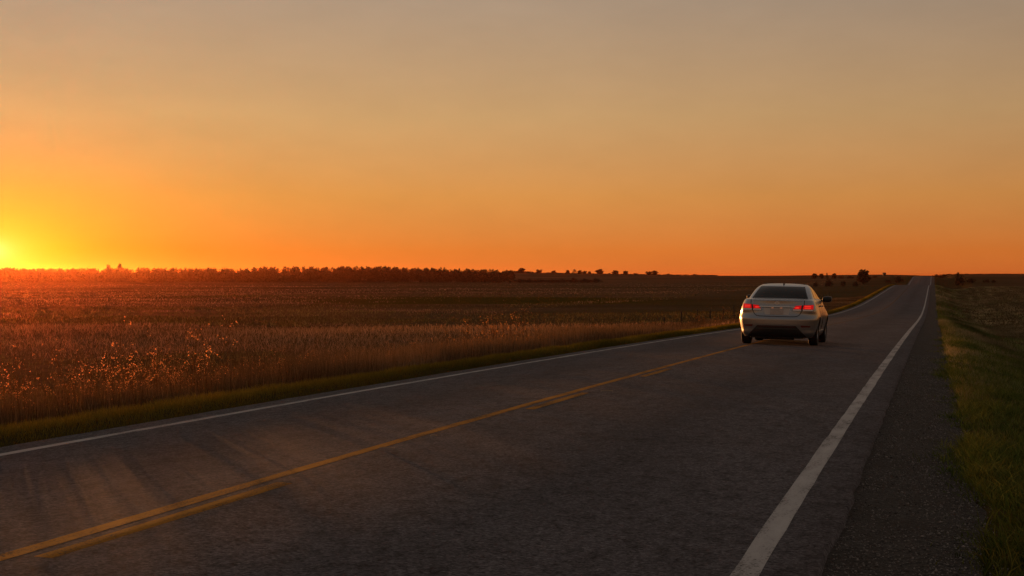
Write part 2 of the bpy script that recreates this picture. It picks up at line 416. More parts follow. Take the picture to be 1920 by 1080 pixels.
# ------------------------------------------------------------------ car
def make_car():
    root = empty('car')
    tag(root, 'silver four door sedan driving away with lit red tail lights', 'car')
    # body described as stacked plan outlines: z, rear y, half width, rear corner depth, rear exponent, front y, front corner depth
    rows = np.array([
        [0.20, 0.16, 0.83, 0.50, 2.6, 4.62, 0.7],
        [0.28, 0.07, 0.88, 0.50, 2.6, 4.68, 0.7],
        [0.40, 0.02, 0.925, 0.62, 2.45, 4.72, 0.75],
        [0.55, 0.00, 0.955, 0.66, 2.4, 4.75, 0.8],
        [0.66, 0.00, 0.965, 0.66, 2.4, 4.74, 0.8],
        [0.71, 0.025, 0.965, 0.66, 2.4, 4.72, 0.85],
        [0.78, 0.055, 0.955, 0.64, 2.45, 4.66, 0.95],
        [0.88, 0.075, 0.935, 0.58, 2.6, 4.45, 1.0],
        [0.97, 0.095, 0.912, 0.55, 2.6, 4.05, 0.8],
        [1.05, 0.105, 0.89, 0.58, 2.6, 3.72, 0.6],
        [1.10, 0.105, 0.868, 0.60, 2.6, 3.60, 0.55],
        [1.132, 0.115, 0.845, 0.60, 2.6, 3.50, 0.5],
        [1.142, 0.16, 0.835, 0.62, 2.6, 3.47, 0.5],
        [1.152, 0.38, 0.825, 0.62, 2.6, 3.44, 0.5],
        [1.165, 0.60, 0.81, 0.60, 2.7, 3.40, 0.5],
        [1.20, 0.70, 0.79, 0.55, 2.8, 3.31, 0.5],
        [1.30, 0.93, 0.745, 0.50, 2.9, 3.08, 0.5],
        [1.40, 1.18, 0.695, 0.48, 2.9, 2.85, 0.5],
        [1.47, 1.40, 0.645, 0.48, 2.8, 2.66, 0.5],
        [1.515, 1.62, 0.59, 0.45, 2.6, 2.50, 0.45],
        [1.545, 1.85, 0.50, 0.40, 2.4, 2.36, 0.4],
        [1.560, 2.10, 0.33, 0.25, 2.2, 2.24, 0.2]])
    zz = rows[:, 0]
    def prm(z):
        return [pchip(np.asarray(z, float), zz, rows[:, k]) for k in range(1, 7)]
    def rear_y(x, z):
        r, w, c, n_, f, cf = prm(z)
        t = np.clip(np.abs(x) / w, 0, 0.9999)
        return r + c * (1 - (1 - t ** n_) ** (1 / n_))
    def side_x(y, z):
        r, w, c, n_, f, cf = prm(z)
        t = np.clip(1 - (y - r) / c, 0, 1); a = (1 - t ** n_) ** (1 / n_)
        t2 = np.clip(1 - (f - y) / cf, 0, 1); b = (1 - t2 ** 2.4) ** (1 / 2.4)
        return w * a * b
    zs = np.unique(np.concatenate([np.linspace(0.20, 1.08, 34), np.linspace(1.08, 1.2, 17), np.linspace(1.2, 1.56, 22)]))
    na, ns, nf = 26, 60, 16
    V = []
    for z in zs:
        r, w, c, n_, f, cf = prm(z)
        a = np.linspace(0, math.pi / 2, na)
        x1 = w * np.sin(a) ** (2 / n_); y1 = r + c * (1 - np.cos(a) ** (2 / n_))
        y2 = np.linspace(r + c, f - cf, ns + 2)[1:-1]; x2 = np.full(ns, w)
        b = np.linspace(math.pi / 2, 0, nf)
        x3 = w * np.sin(b) ** (2 / 2.4); y3 = f - cf * (1 - np.cos(b) ** (2 / 2.4))
        xh = np.concatenate([x1, x2, x3]); yh = np.concatenate([y1, y2, y3])
        xf = np.concatenate([xh, -xh[::-1][1:-1]]); yf = np.concatenate([yh, yh[::-1][1:-1]])
        V.append(np.stack([xf, yf, np.full(len(xf), z)], -1))
    V = np.array(V); nr, nc = V.shape[:2]
    # haunch over the wheels, shoulder crease along the sides
    xx, yy, z3 = V[..., 0], V[..., 1], V[..., 2]
    bul = 0.028 * np.exp(-((yy - 1.02) / 0.45) ** 2) + 0.022 * np.exp(-((yy - 3.72) / 0.45) ** 2)
    fac = np.exp(-((z3 - 0.66) / 0.22) ** 2)
    scoop = -0.018 * np.exp(-((z3 - 0.52) / 0.12) ** 2) * sstep(1.3, 1.7, yy) * (1 - sstep(3.0, 3.4, yy))
    V[..., 0] = xx + np.sign(xx) * (bul * fac + scoop) * sstep(0.4, 0.8, np.abs(xx))
    v = V.reshape(-1, 3)
    F = []
    for i in range(nr - 1):
        for j in range(nc):
            k = (j + 1) % nc
            F.append((i * nc + j, i * nc + k, (i + 1) * nc + k, (i + 1) * nc + j))
    bm = bmesh.new()
    bv = [bm.verts.new(p) for p in v]
    for q in F: bm.faces.new([bv[i] for i in q])
    bm.faces.new([bv[i] for i in range(nc)][::-1]); bm.faces.new([bv[(nr - 1) * nc + i] for i in range(nc)])
    bmesh.ops.recalc_face_normals(bm, faces=bm.faces)
    me = bpy.data.meshes.new('body'); bm.to_mesh(me); bm.free()
    paint = car_paint(); dark = simple('black_trim', (0.012, 0.011, 0.011), 0.6)
    me.materials.append(paint); me.materials.append(dark)
    body = link('body', me, root)
    AX = (1.02, 3.72); AR = 0.385; WR = 0.335
    cbm = bmesh.new()
    for ay in AX:
        for s in (-1, 1):
            mtx = Matrix.Translation((s * 0.80, ay, 0.345)) @ Matrix.Rotation(math.pi / 2, 4, 'Y')
            bmesh.ops.create_cone(cbm, cap_ends=True, segments=40, radius1=AR, radius2=AR, depth=0.56, matrix=mtx)
    cme = bpy.data.meshes.new('cutter'); cbm.to_mesh(cme); cbm.free()
    cut = link('cutter', cme, root)
    md = body.modifiers.new('arches', 'BOOLEAN'); md.object = cut; md.operation = 'DIFFERENCE'; md.solver = 'EXACT'
    dg = bpy.context.evaluated_depsgraph_get(); dg.update()
    me2 = bpy.data.meshes.new_from_object(body.evaluated_get(dg))
    body.modifiers.clear(); body.data = me2; me2.name = 'body'
    bpy.data.objects.remove(cut)
    if len(me2.materials) < 2:
        me2.materials.clear(); me2.materials.append(paint); me2.materials.append(dark)
    for pl in me2.polygons:
        c = pl.center; inside = False
        for ay in AX:
            if math.hypot(c.y - ay, c.z - 0.345) < AR + 0.004 and abs(abs(c.x) - 0.8) < 0.285 and (abs(c.x) < 0.9 or abs(pl.normal.x) < 0.4): inside = True
        pl.material_index = 1 if (inside or c.z < 0.205) else 0
        pl.use_smooth = True
    me2.set_sharp_from_angle(angle=R(38))

    def nrm(fn, a, b, e=0.004):
        p = fn(a, b); da = fn(a + e, b) - fn(a - e, b); db = fn(a, b + e) - fn(a, b - e)
        n = np.cross(da, db); return p, n / np.maximum(np.linalg.norm(n, axis=-1, keepdims=True), 1e-9)
    def rearP(x, z): return np.stack([x, rear_y(x, z), z], -1)
    def mkside(s):
        def f(y, z):
            bl = (0.028 * np.exp(-((y - 1.02) / 0.45) ** 2) + 0.022 * np.exp(-((y - 3.72) / 0.45) ** 2)) * np.exp(-((z - 0.66) / 0.22) ** 2)
            return np.stack([s * (side_x(y, z) + bl), y, z], -1)
        return f
    def patch(name, fn, A, B, off, m, parent=root, thick=0.0):
        """A, B: (nu,nv) surface parameters; sheet pushed out by off, with a rim down into the body"""
        p, nn = nrm(fn, A, B)
        ctr = p.reshape(-1, 3).mean(0)
        out = ctr - np.array([0, 2.3, 0.7])
        if (nn.reshape(-1, 3).mean(0) * out).sum() < 0: nn = -nn
        top = p + nn * off; low = p - nn * 0.012
        nu, nv = A.shape
        # ring of rim vertices
        ring = [(0, j) for j in range(nv)] + [(i, nv - 1) for i in range(1, nu)] + [(nu - 1, j) for j in range(nv - 2, -1, -1)] + [(i, 0) for i in range(nu - 2, 0, -1)]
        vs = [tuple(q) for q in top.reshape(-1, 3)]
        fs = [tuple(q) for q in grid_faces(nu, nv)]
        b0 = len(vs)
        vs += [tuple(low[i, j]) for i, j in ring]
        nR = len(ring)
        for k in range(nR):
            i, j = ring[k]; i2, j2 = ring[(k + 1) % nR]
            fs.append((i * nv + j, i2 * nv + j2, b0 + (k + 1) % nR, b0 + k))
        me = bpy.data.meshes.new(name); me.from_pydata(vs, [], fs); me.update()
        bm = bmesh.new(); bm.from_mesh(me); bmesh.ops.recalc_face_normals(bm, faces=bm.faces)
        nsum = sum((f.normal.dot(Vector(out)) for f in bm.faces if f.index < (nu - 1) * (nv - 1)), 0)
        if nsum < 0: bmesh.ops.reverse_faces(bm, faces=bm.faces)
        bm.to_mesh(me); bm.free()
        for q in me.polygons: q.use_smooth = True
        me.set_sharp_from_angle(angle=R(35)); me.materials.append(m)
        return link(name, me, parent)
    def quadpatch(name, fn, corners, off, m, nu=10, nv=6, parent=root):
        """corners (a,b): bottom-left, bottom-right, top-right, top-left, bilinear"""
        u = np.linspace(0, 1, nu)[:, None]; w = np.linspace(0, 1, nv)[None, :]
        (a0, b0), (a1, b1), (a2, b2), (a3, b3) = corners
        A = (a0 * (1 - u) + a1 * u) * (1 - w) + (a3 * (1 - u) + a2 * u) * w
        B = (b0 * (1 - u) + b1 * u) * (1 - w) + (b3 * (1 - u) + b2 * u) * w
        return patch(name, fn, A, B, off, m, parent)
    glass = simple('car_glass', (0.006, 0.005, 0.005), 0.05, spec=0.06)
    sideglass = simple('side_glass', (0.02, 0.017, 0.015), 0.05, spec=0.9)
    rubber = simple('tyre_rubber', (0.010, 0.009, 0.009), 0.85, nscale=30)
    chrome = simple('chrome', (0.72, 0.70, 0.68), 0.3, metal=0.6)
    alloy = simple('alloy', (0.42, 0.41, 0.40), 0.32, metal=0.9)
    # rear window
    def rw(u, w):
        z = 1.185 + (1.462 - 1.185) * w - 0.012 * (2 * u - 1) ** 2 * (1 - w)
        hw = 0.675 + (0.535 - 0.675) * w
        return (2 * u - 1) * hw, z
    u, w = np.meshgrid(np.linspace(0, 1, 25), np.linspace(0, 1, 12), indexing='ij')
    A, B = rw(u, w)
    seal = patch('window_seal', rearP, A * 1.035, np.clip(1.3235 + (B - 1.3235) * 1.07, 1.17, 1.50), 0.003, dark)
    patch('rear_window', rearP, A, B, 0.006, glass)
    # side windows
    for s in (-1, 1):
        fn = mkside(s)
        quadpatch('side_window', fn, [(1.45, 1.185), (2.28, 1.165), (2.20, 1.462), (1.72, 1.455)], 0.005, sideglass)
        quadpatch('side_window', fn, [(2.36, 1.165), (3.22, 1.15), (2.72, 1.445), (2.28, 1.462)], 0.005, sideglass)
        quadpatch('window_trim', fn, [(1.35, 1.160), (3.32, 1.125), (3.28, 1.14), (1.38, 1.176)], 0.007, chrome, nv=3, nu=24)
        for yd in (1.62, 2.32, 3.30):           # door shut lines
            quadpatch('door_seam', fn, [(yd - 0.008, 0.34 if yd > 1.7 else 0.72), (yd + 0.008, 0.34 if yd > 1.7 else 0.72), (yd + 0.008, 1.14), (yd - 0.008, 1.14)], 0.002, dark, nu=3, nv=20)
        for yd in (1.72, 2.62):
            quadpatch('door_handle', fn, [(yd, 0.965), (yd + 0.22, 0.965), (yd + 0.22, 1.0), (yd, 1.0)], 0.032, dark if yd < 2 else paint, nu=5, nv=3)
        quadpatch('side_sill', fn, [(1.48, 0.255), (3.28, 0.255), (3.28, 0.335), (1.48, 0.335)], 0.012, paint, nu=20, nv=5)
        quadpatch('sill_trim', fn, [(1.55, 0.35), (3.2, 0.35), (3.2, 0.372), (1.55, 0.372)], 0.008, chrome, nu=20, nv=3)
    # windscreen, nose
    def frontP(x, z):
        r, w_, c, n_, f, cf = prm(z)
        t = np.clip(np.abs(x) / w_, 0, 0.9999)
        return np.stack([x, f - cf * (1 - (1 - t ** 2.4) ** (1 / 2.4)), z], -1)
    quadpatch('windscreen', frontP, [(-0.66, 1.165), (0.66, 1.165), (0.52, 1.48), (-0.52, 1.48)], 0.006, glass, nu=20, nv=10)
    quadpatch('grille', frontP, [(-0.42, 0.48), (0.42, 0.48), (0.48, 0.68), (-0.48, 0.68)], 0.006, dark, nu=12)
    hl = simple('headlight_lens', (0.55, 0.55, 0.55), 0.1, spec=0.8)
    for s in (-1, 1):
        quadpatch('headlight', frontP, [(s * 0.52, 0.66), (s * 0.80, 0.68), (s * 0.82, 0.80), (s * 0.52, 0.76)], 0.008, hl)
    # tail lights
    red = simple('tail_lens_red', (0.32, 0.010, 0.010), 0.3, emit=(1.0, 0.006, 0.010), estr=0.36, spec=0.15)
    hot = simple('tail_lamp_lit', (0.6, 0.05, 0.03), 0.3, emit=(1.0, 0.035, 0.02), estr=0.72, spec=0.15)
    clear = simple('reverse_lens', (0.8, 0.76, 0.74), 0.3)
    bez = simple('lamp_bezel', (0.035, 0.006, 0.007), 0.35)
    for s in (-1, 1):
        tl = quadpatch('tail_light', rearP, [(s * 0.365, 0.862), (s * 0.862, 0.858), (s * 0.862, 1.022), (s * 0.445, 0.992)], 0.010, bez, nu=22, nv=6)
        quadpatch('lens', rearP, [(s * 0.622, 0.908), (s * 0.853, 0.908), (s * 0.853, 1.017), (s * 0.642, 1.005)], 0.018, red, nu=14, parent=tl)
        quadpatch('lens', rearP, [(s * 0.398, 0.908), (s * 0.575, 0.908), (s * 0.592, 1.000), (s * 0.450, 0.988)], 0.018, red, nu=12, parent=tl)
        quadpatch('reverse_lens', rearP, [(s * 0.620, 0.868), (s * 0.848, 0.868), (s * 0.852, 0.902), (s * 0.620, 0.902)], 0.016, clear, nu=14, nv=3, parent=tl)
        quadpatch('reverse_lens', rearP, [(s * 0.378, 0.868), (s * 0.590, 0.868), (s * 0.578, 0.902), (s * 0.395, 0.902)], 0.016, clear, nu=12, nv=3, parent=tl)
        for (x0, x1, z0, z1) in ((0.66, 0.80, 0.962, 0.985), (0.66, 0.80, 0.924, 0.942), (0.45, 0.53, 0.924, 0.955)):
            quadpatch('lamp', rearP, [(s * x0, z0), (s * x1, z0), (s * x1, z1), (s * x0, z1)], 0.022, hot, nu=6, nv=3, parent=tl)
        quadpatch('bumper_reflector', rearP, [(s * 0.60, 0.462), (s * 0.80, 0.466), (s * 0.815, 0.502), (s * 0.585, 0.510)], 0.006, simple('reflector_red', (0.10, 0.012, 0.012), 0.3), nu=8, nv=4)
    # boot lid: shut line, lip, plate recess, plate, chrome bar, emblem
    def ribbon(name, pts, wd, off, m):
        pts = np.array(pts, float)
        seg = np.linspace(0, len(pts) - 1, 12 * (len(pts) - 1) + 1)
        k = np.clip(seg.astype(int), 0, len(pts) - 2); t = (seg - k)[:, None]
        c = pts[k] * (1 - t) + pts[k + 1] * t
        d = np.gradient(c, axis=0); d /= np.linalg.norm(d, axis=1, keepdims=True)
        nn = np.stack([-d[:, 1], d[:, 0]], 1) * wd / 2
        A = np.stack([c[:, 0] - nn[:, 0], c[:, 0] + nn[:, 0]], 1); B = np.stack([c[:, 1] - nn[:, 1], c[:, 1] + nn[:, 1]], 1)
        return patch(name, rearP, A, B, off, m)
    ribbon('boot_seam', [(-0.655, 1.128), (-0.655, 1.015), (-0.60, 0.86), (-0.555, 0.775), (-0.50, 0.735), (-0.42, 0.722), (0, 0.718), (0.42, 0.722), (0.50, 0.735), (0.555, 0.775), (0.60, 0.86), (0.655, 1.015), (0.655, 1.128)], 0.016, 0.002, dark)
    ribbon('boot_lip', [(-0.60, 1.105), (0, 1.118), (0.60, 1.105)], 0.020, 0.014, paint)
    rec = simple('plate_recess', (0.50, 0.48, 0.47), 0.45)
    quadpatch('plate_recess', rearP, [(-0.29, 0.762), (0.29, 0.762), (0.33, 0.935), (-0.33, 0.935)], 0.002, rec, nu=12, nv=6)
    quadpatch('license_plate', rearP, [(-0.160, 0.772), (0.160, 0.772), (0.160, 0.918), (-0.160, 0.918)], 0.012, simple('plate_metal', (0.40, 0.35, 0.33), 0.5, nscale=12), nu=6, nv=4)
    quadpatch('chrome_bar', rearP, [(-0.44, 0.948), (0.44, 0.948), (0.43, 0.966), (-0.43, 0.966)], 0.022, chrome, nu=20, nv=3)
    quadpatch('painted_shadow', rearP, [(-0.36, 0.936), (0.36, 0.936), (0.36, 0.946), (-0.36, 0.946)], 0.004, dark, nu=16, nv=3)  # dark strip painted in as the shade under the chrome bar
    plw = simple('plate_lamp', (0.5, 0.3, 0.2), 0.4, emit=(1.0, 0.32, 0.14), estr=0.35)
    for s in (-1, 1):
        quadpatch('plate_lamp', rearP, [(s * 0.08, 0.925), (s * 0.13, 0.925), (s * 0.13, 0.935), (s * 0.08, 0.935)], 0.016, plw, nu=3, nv=3)
    # oval ring emblem
    bm = bmesh.new(); n1, n2 = 28, 8; ring = []
    yb = float(rear_y(np.array(0.0), np.array(1.045))) - 0.006
    for i in range(n1):
        a = 2 * math.pi * i / n1; rr = []
        for j in range(n2):
            b = 2 * math.pi * j / n2; r_ = 0.010 * math.cos(b)
            rr.append(bm.verts.new(((0.054 + r_) * math.cos(a), yb + 0.006 * math.sin(b), 1.045 + (0.032 + r_) * math.sin(a))))
        ring.append(rr)
    for i in range(n1):
        for j in range(n2):
            bm.faces.new([ring[i][j], ring[(i + 1) % n1][j], ring[(i + 1) % n1][(j + 1) % n2], ring[i][(j + 1) % n2]])
    bar = bmesh.ops.create_cube(bm, size=1.0, matrix=Matrix.Translation((0, yb, 1.045)) @ Matrix.Diagonal((0.10, 0.008, 0.016, 1)))
    bmesh.ops.recalc_face_normals(bm, faces=bm.faces)
    me = bpy.data.meshes.new('emblem'); bm.to_mesh(me); bm.free(); me.materials.append(chrome); link('emblem', me, root)
    # lower black diffuser and its inner grille bar
    quadpatch('diffuser', rearP, [(-0.735, 0.212), (0.735, 0.212), (0.47, 0.495), (-0.47, 0.495)], 0.004, dark, nu=24, nv=8)
    quadpatch('diffuser_bar', rearP, [(-0.53, 0.41), (0.53, 0.41), (0.515, 0.432), (-0.515, 0.432)], 0.012, simple('grey_plastic', (0.05, 0.045, 0.043), 0.5), nu=16, nv=3)
    quadpatch('bumper_grille', rearP, [(-0.48, 0.455), (0.48, 0.455), (0.45, 0.49), (-0.45, 0.49)], 0.008, simple('grille_dark_red', (0.05, 0.012, 0.011), 0.6), nu=16, nv=3)
    # antenna fin on the roof
    bm = bmesh.new()
    pts = [(0, 1.66, 1.515), (0, 1.84, 1.54), (0, 1.80, 1.548), (0, 1.70, 1.575), (0, 1.665, 1.578)]
    L_ = [bm.verts.new((-0.018 if i < 3 else -0.006, p[1], p[2])) for i, p in enumerate(pts)]
    R_ = [bm.verts.new((0.018 if i < 3 else 0.006, p[1], p[2])) for i, p in enumerate(pts)]
    bm.faces.new(L_); bm.faces.new(R_[::-1])
    for i in range(5): bm.faces.new([L_[i], R_[i], R_[(i + 1) % 5], L_[(i + 1) % 5]])
    bmesh.ops.recalc_face_normals(bm, faces=bm.faces)
    me = bpy.data.meshes.new('antenna_fin'); bm.to_mesh(me); bm.free(); me.materials.append(dark); link('antenna_fin', me, root)
    # mirrors
    for s in (-1, 1):
        bm = bmesh.new()
        bmesh.ops.create_uvsphere(bm, u_segments=20, v_segments=12, radius=1)
        for q in bm.verts:
            x, y, z = q.co
            pw = lambda t, e: math.copysign(abs(t) ** e, t)
            q.co = (s * (1.0 + 0.125 * pw(x, 0.7)), 3.10 + 0.09 * pw(y, 0.8) + (0.05 if y > 0 else 0) * 1, 1.165 + 0.078 * pw(z, 0.7) + 0.01 * x)
        arm = bmesh.ops.create_cube(bm, size=1, matrix=Matrix.Translation((s * 0.875, 3.14, 1.125)) @ Matrix.Diagonal((0.12, 0.07, 0.035, 1)))
        bmesh.ops.recalc_face_normals(bm, faces=bm.faces)
        me = bpy.data.meshes.new('mirror'); bm.to_mesh(me); bm.free()
        for q in me.polygons: q.use_smooth = True
        me.set_sharp_from_angle(angle=R(40)); me.materials.append(dark)
        mo = link('mirror', me, root)
        cap = simple('mirror_cap_paint', (0.5, 0.48, 0.46), 0.35, metal=0.5, coat=0.5)
        bm = bmesh.new(); bmesh.ops.create_uvsphere(bm, u_segments=20, v_segments=12, radius=1)
        for q in bm.verts:
            x, y, z = q.co
            pw = lambda t, e: math.copysign(abs(t) ** e, t)
            q.co = (s * (1.002 + 0.129 * pw(x, 0.7)), 3.14 + max(0, 0.12 * pw(y, 0.8)), 1.165 + 0.082 * pw(z, 0.7) + 0.01 * x)
        bmesh.ops.recalc_face_normals(bm, faces=bm.faces)
        me = bpy.data.meshes.new('mirror_cap'); bm.to_mesh(me); bm.free()
        for q in me.polygons: q.use_smooth = True
        me.materials.append(cap); link('mirror_cap', me, mo)
    # underbody and exhaust
    bm = bmesh.new()
    bmesh.ops.create_cube(bm, size=1, matrix=Matrix.Translation((0, 2.35, 0.225)) @ Matrix.Diagonal((1.28, 4.2, 0.10, 1)))
    bmesh.ops.create_cone(bm, cap_ends=True, segments=16, radius1=0.13, radius2=0.13, depth=0.8, matrix=Matrix.Translation((0.0, 0.42, 0.27)) @ Matrix.Rotation(math.pi / 2, 4, 'Y'))
    me = bpy.data.meshes.new('underbody'); bm.to_mesh(me); bm.free(); me.materials.append(dark); link('underbody', me, root)
    # wheels: tyre lathe, five-spoke rim
    def lathe(prof, n=40):
        bm = bmesh.new(); rings = []
        for i in range(n):
            a = 2 * math.pi * i / n
            rings.append([bm.verts.new((x, r * math.cos(a), r * math.sin(a))) for x, r in prof])
        for i in range(n):
            A_, B_ = rings[i], rings[(i + 1) % n]
            for j in range(len(prof) - 1): bm.faces.new([A_[j], A_[j + 1], B_[j + 1], B_[j]])
        bmesh.ops.recalc_face_normals(bm, faces=bm.faces)
        return bm
    hw = 0.11
    bm = lathe([(-hw * .75, 0.215), (-hw, 0.25), (-hw * 1.03, 0.29), (-hw * .93, 0.322), (-hw * .7, 0.334), (-0.03, WR), (-0.028, WR - .008), (-0.02, WR - .008), (-0.018, WR), (0.018, WR), (0.02, WR - .008), (0.028, WR - .008), (0.03, WR), (hw * .7, 0.334), (hw * .93, 0.322), (hw * 1.03, 0.29), (hw, 0.25), (hw * .75, 0.215)])
    tyre_me = bpy.data.meshes.new('tyre'); bm.to_mesh(tyre_me); bm.free(); tyre_me.materials.append(rubber)
    bm = lathe([(hw * .62, 0.216), (hw * .72, 0.218), (hw * .80, 0.212), (hw * .5, 0.20), (-hw * .7, 0.19), (-hw * .75, 0.216)])
    for k in range(5):
        for d in (-0.13, 0.13):
            a = 2 * math.pi * k / 5 + d
            m4 = Matrix.Rotation(a, 4, 'X') @ Matrix.Translation((hw * .55, 0, 0.12)) @ Matrix.Rotation(-0.09, 4, 'Y') @ Matrix.Diagonal((0.028, 0.030, 0.19, 1))
            bmesh.ops.create_cube(bm, size=1, matrix=m4)
    bmesh.ops.create_cone(bm, cap_ends=True, segments=20, radius1=0.062, radius2=0.05, depth=0.06, matrix=Matrix.Translation((hw * .6, 0, 0)) @ Matrix.Rotation(math.pi / 2, 4, 'Y'))
    rim_me = bpy.data.meshes.new('rim'); bm.to_mesh(rim_me); bm.free(); rim_me.materials.append(alloy)
    bm = bmesh.new(); bmesh.ops.create_cone(bm, cap_ends=True, segments=28, radius1=0.15, radius2=0.15, depth=0.025, matrix=Matrix.Rotation(math.pi / 2, 4, 'Y'))
    disc_me = bpy.data.meshes.new('brake_disc'); bm.to_mesh(disc_me); bm.free(); disc_me.materials.append(simple('brake_steel', (0.1, 0.09, 0.085), 0.5, metal=0.8))
    for me in (tyre_me,):
        for q in me.polygons: q.use_smooth = True
        me.set_sharp_from_angle(angle=R(40))
    for ay in AX:
        for s in (-1, 1):
            wh = empty('wheel', (s * 0.835, ay, WR)); wh.parent = root
            wh.rotation_euler = (0.4 * ay, 0, 0 if s > 0 else math.pi)
            link('tyre', tyre_me, wh); link('rim', rim_me, wh); link('brake_disc', disc_me, wh)
    return root

def car_paint():
    m, nt, out = mat('silver_car_paint'); N = NT(nt); p = N.obj()
    fl = N.noise(p, 900.0, 1, 0.5)
    dirt = N.ramp(N.n('ShaderNodeSeparateXYZ', {0: p}).outputs[2], [(0.25, 0.55), (0.55, 0.12), (0.9, 0.0)])
    dn = N.math('MULTIPLY', dirt, N.ramp(N.noise(p, 9.0, 5, 0.65), [(0.3, 0.5), (0.65, 1.0)]))
    c = N.mix(dn, (0.285, 0.300, 0.335, 1), (0.12, 0.108, 0.10, 1))
    b = N.n('ShaderNodeBsdfPrincipled', {'Base Color': c, 'Metallic': 0.82, 'Roughness': N.math('ADD', 0.27, N.math('MULTIPLY', dn, 0.5)), 'Coat Weight': 0.3, 'Coat Roughness': 0.14})
    N.l(b.outputs[0], out.inputs[0]); return m

CARX, CARY = -3.74, 35.55
car = make_car()
sy = (float(P(CARY + 4.0)) - float(P(CARY + 0.8))) / 3.2
sx_ = (float(crown(CARX + .85)) - float(crown(CARX - .85))) / 1.7
car.rotation_euler = (math.atan(sy), -math.atan(sx_), 0)
zc = np.mean([float(road_z(CARX + s * .85, CARY + a)) - (s * .85 * sx_ + a * sy) for s in (-1, 1) for a in (1.02, 3.72)])
car.location = (CARX, CARY, zc)

# ------------------------------------------------------------------ grass and weeds (uncountable: stuff)
def blades(base, h, w, lean, nseg=1, bend=0.3, yaw=None):
    n = len(base)
    yaw = rng.uniform(0, 2 * np.pi, n) if yaw is None else yaw
    la = rng.uniform(0, 2 * np.pi, n)
    side = np.stack([np.cos(yaw), np.sin(yaw), np.zeros(n)], 1) * (w / 2)[:, None]
    ld = np.stack([np.cos(la), np.sin(la), np.zeros(n)], 1) * (lean * h)[:, None]
    up = np.zeros((n, 3)); up[:, 2] = h
    if nseg == 1:
        v = np.stack([base - side, base + side, base + up + ld], 1).reshape(-1, 3)
        f = np.arange(n * 3).reshape(-1, 3); return v, f, 3
    m1 = base + up * 0.5 + ld * 0.3
    v = np.stack([base - side, base + side, m1 - side * .8, m1 + side * .8, base + up * (1 - 0.25 * lean[:, None]) + ld], 1).reshape(-1, 3)
    o = np.arange(n)[:, None] * 5
    f = np.concatenate([o + np.array([0, 1, 3]), o + np.array([0, 3, 2]), o + np.array([2, 3, 4])], 0)
    return v, f, 5
def colmix(n, a, b, extra=None):
    t = rng.random((n, 1)) ** 1.0
    c = np.array(a) * (1 - t) + np.array(b) * t
    return c * rng.uniform(0.7, 1.25, (n, 1))
def stuff(name, parts, m, label):
    vs, fs, cs, o = [], [], [], 0
    for v, f, c in parts:
        vs.append(v); fs.append(f + o); cs.append(c); o += len(v)
    ob = link(name, mesh_np(name, np.concatenate(vs), np.concatenate(fs), m, np.concatenate(cs)))
    return tag(ob, label, 'grass', kind='stuff')

# left verge: short green grass, sunlit gold painted into the blades towards the top
def verge_left():
    parts = []
    for (y0, y1, n, w, h0, h1) in ((2, 30, 62000, .006, .03, .085), (30, 80, 52000, .012, .03, .095), (80, 320, 42000, .035, .04, .12)):
        y = rng.uniform(y0, y1, n); u = rng.random(n)
        x = -7.99 - .75 * u ** 1.1 + 0.06 * vnoise(y * 1.3, y * 0, 4)
        z = H(x, y) + 0.0
        prof = 0.55 + 0.75 * np.sin(np.clip(u, 0, 1) * np.pi * 0.85 + .1)
        hh = rng.uniform(h0, h1, n) * prof * (1 + 0.35 * vnoise(x * 1.5, y * 1.5, 5))
        v, f, k = blades(np.stack([x, y, z - .01], 1), hh, rng.uniform(.7, 1.4, n) * w, rng.uniform(.1, .7, n), 1)
        t = np.clip(u * 1.1 + 0.3 * vnoise(x * .7, y * .25, 6), 0, 1)[:, None]
        c = np.array([.070, .070, .015]) * (1 - t) + np.array([.30, .215, .040]) * t  # gold end of the mix stands in for low sunlight on the bank top
        c = c * rng.uniform(.6, 1.3, (n, 1))
        parts.append((v, f, np.repeat(c, k, 0)))
    return stuff('verge_grass', parts, M_grass, 'short green grass bank with sunlit gold painted on top along the left edge of the road')
verge_left()

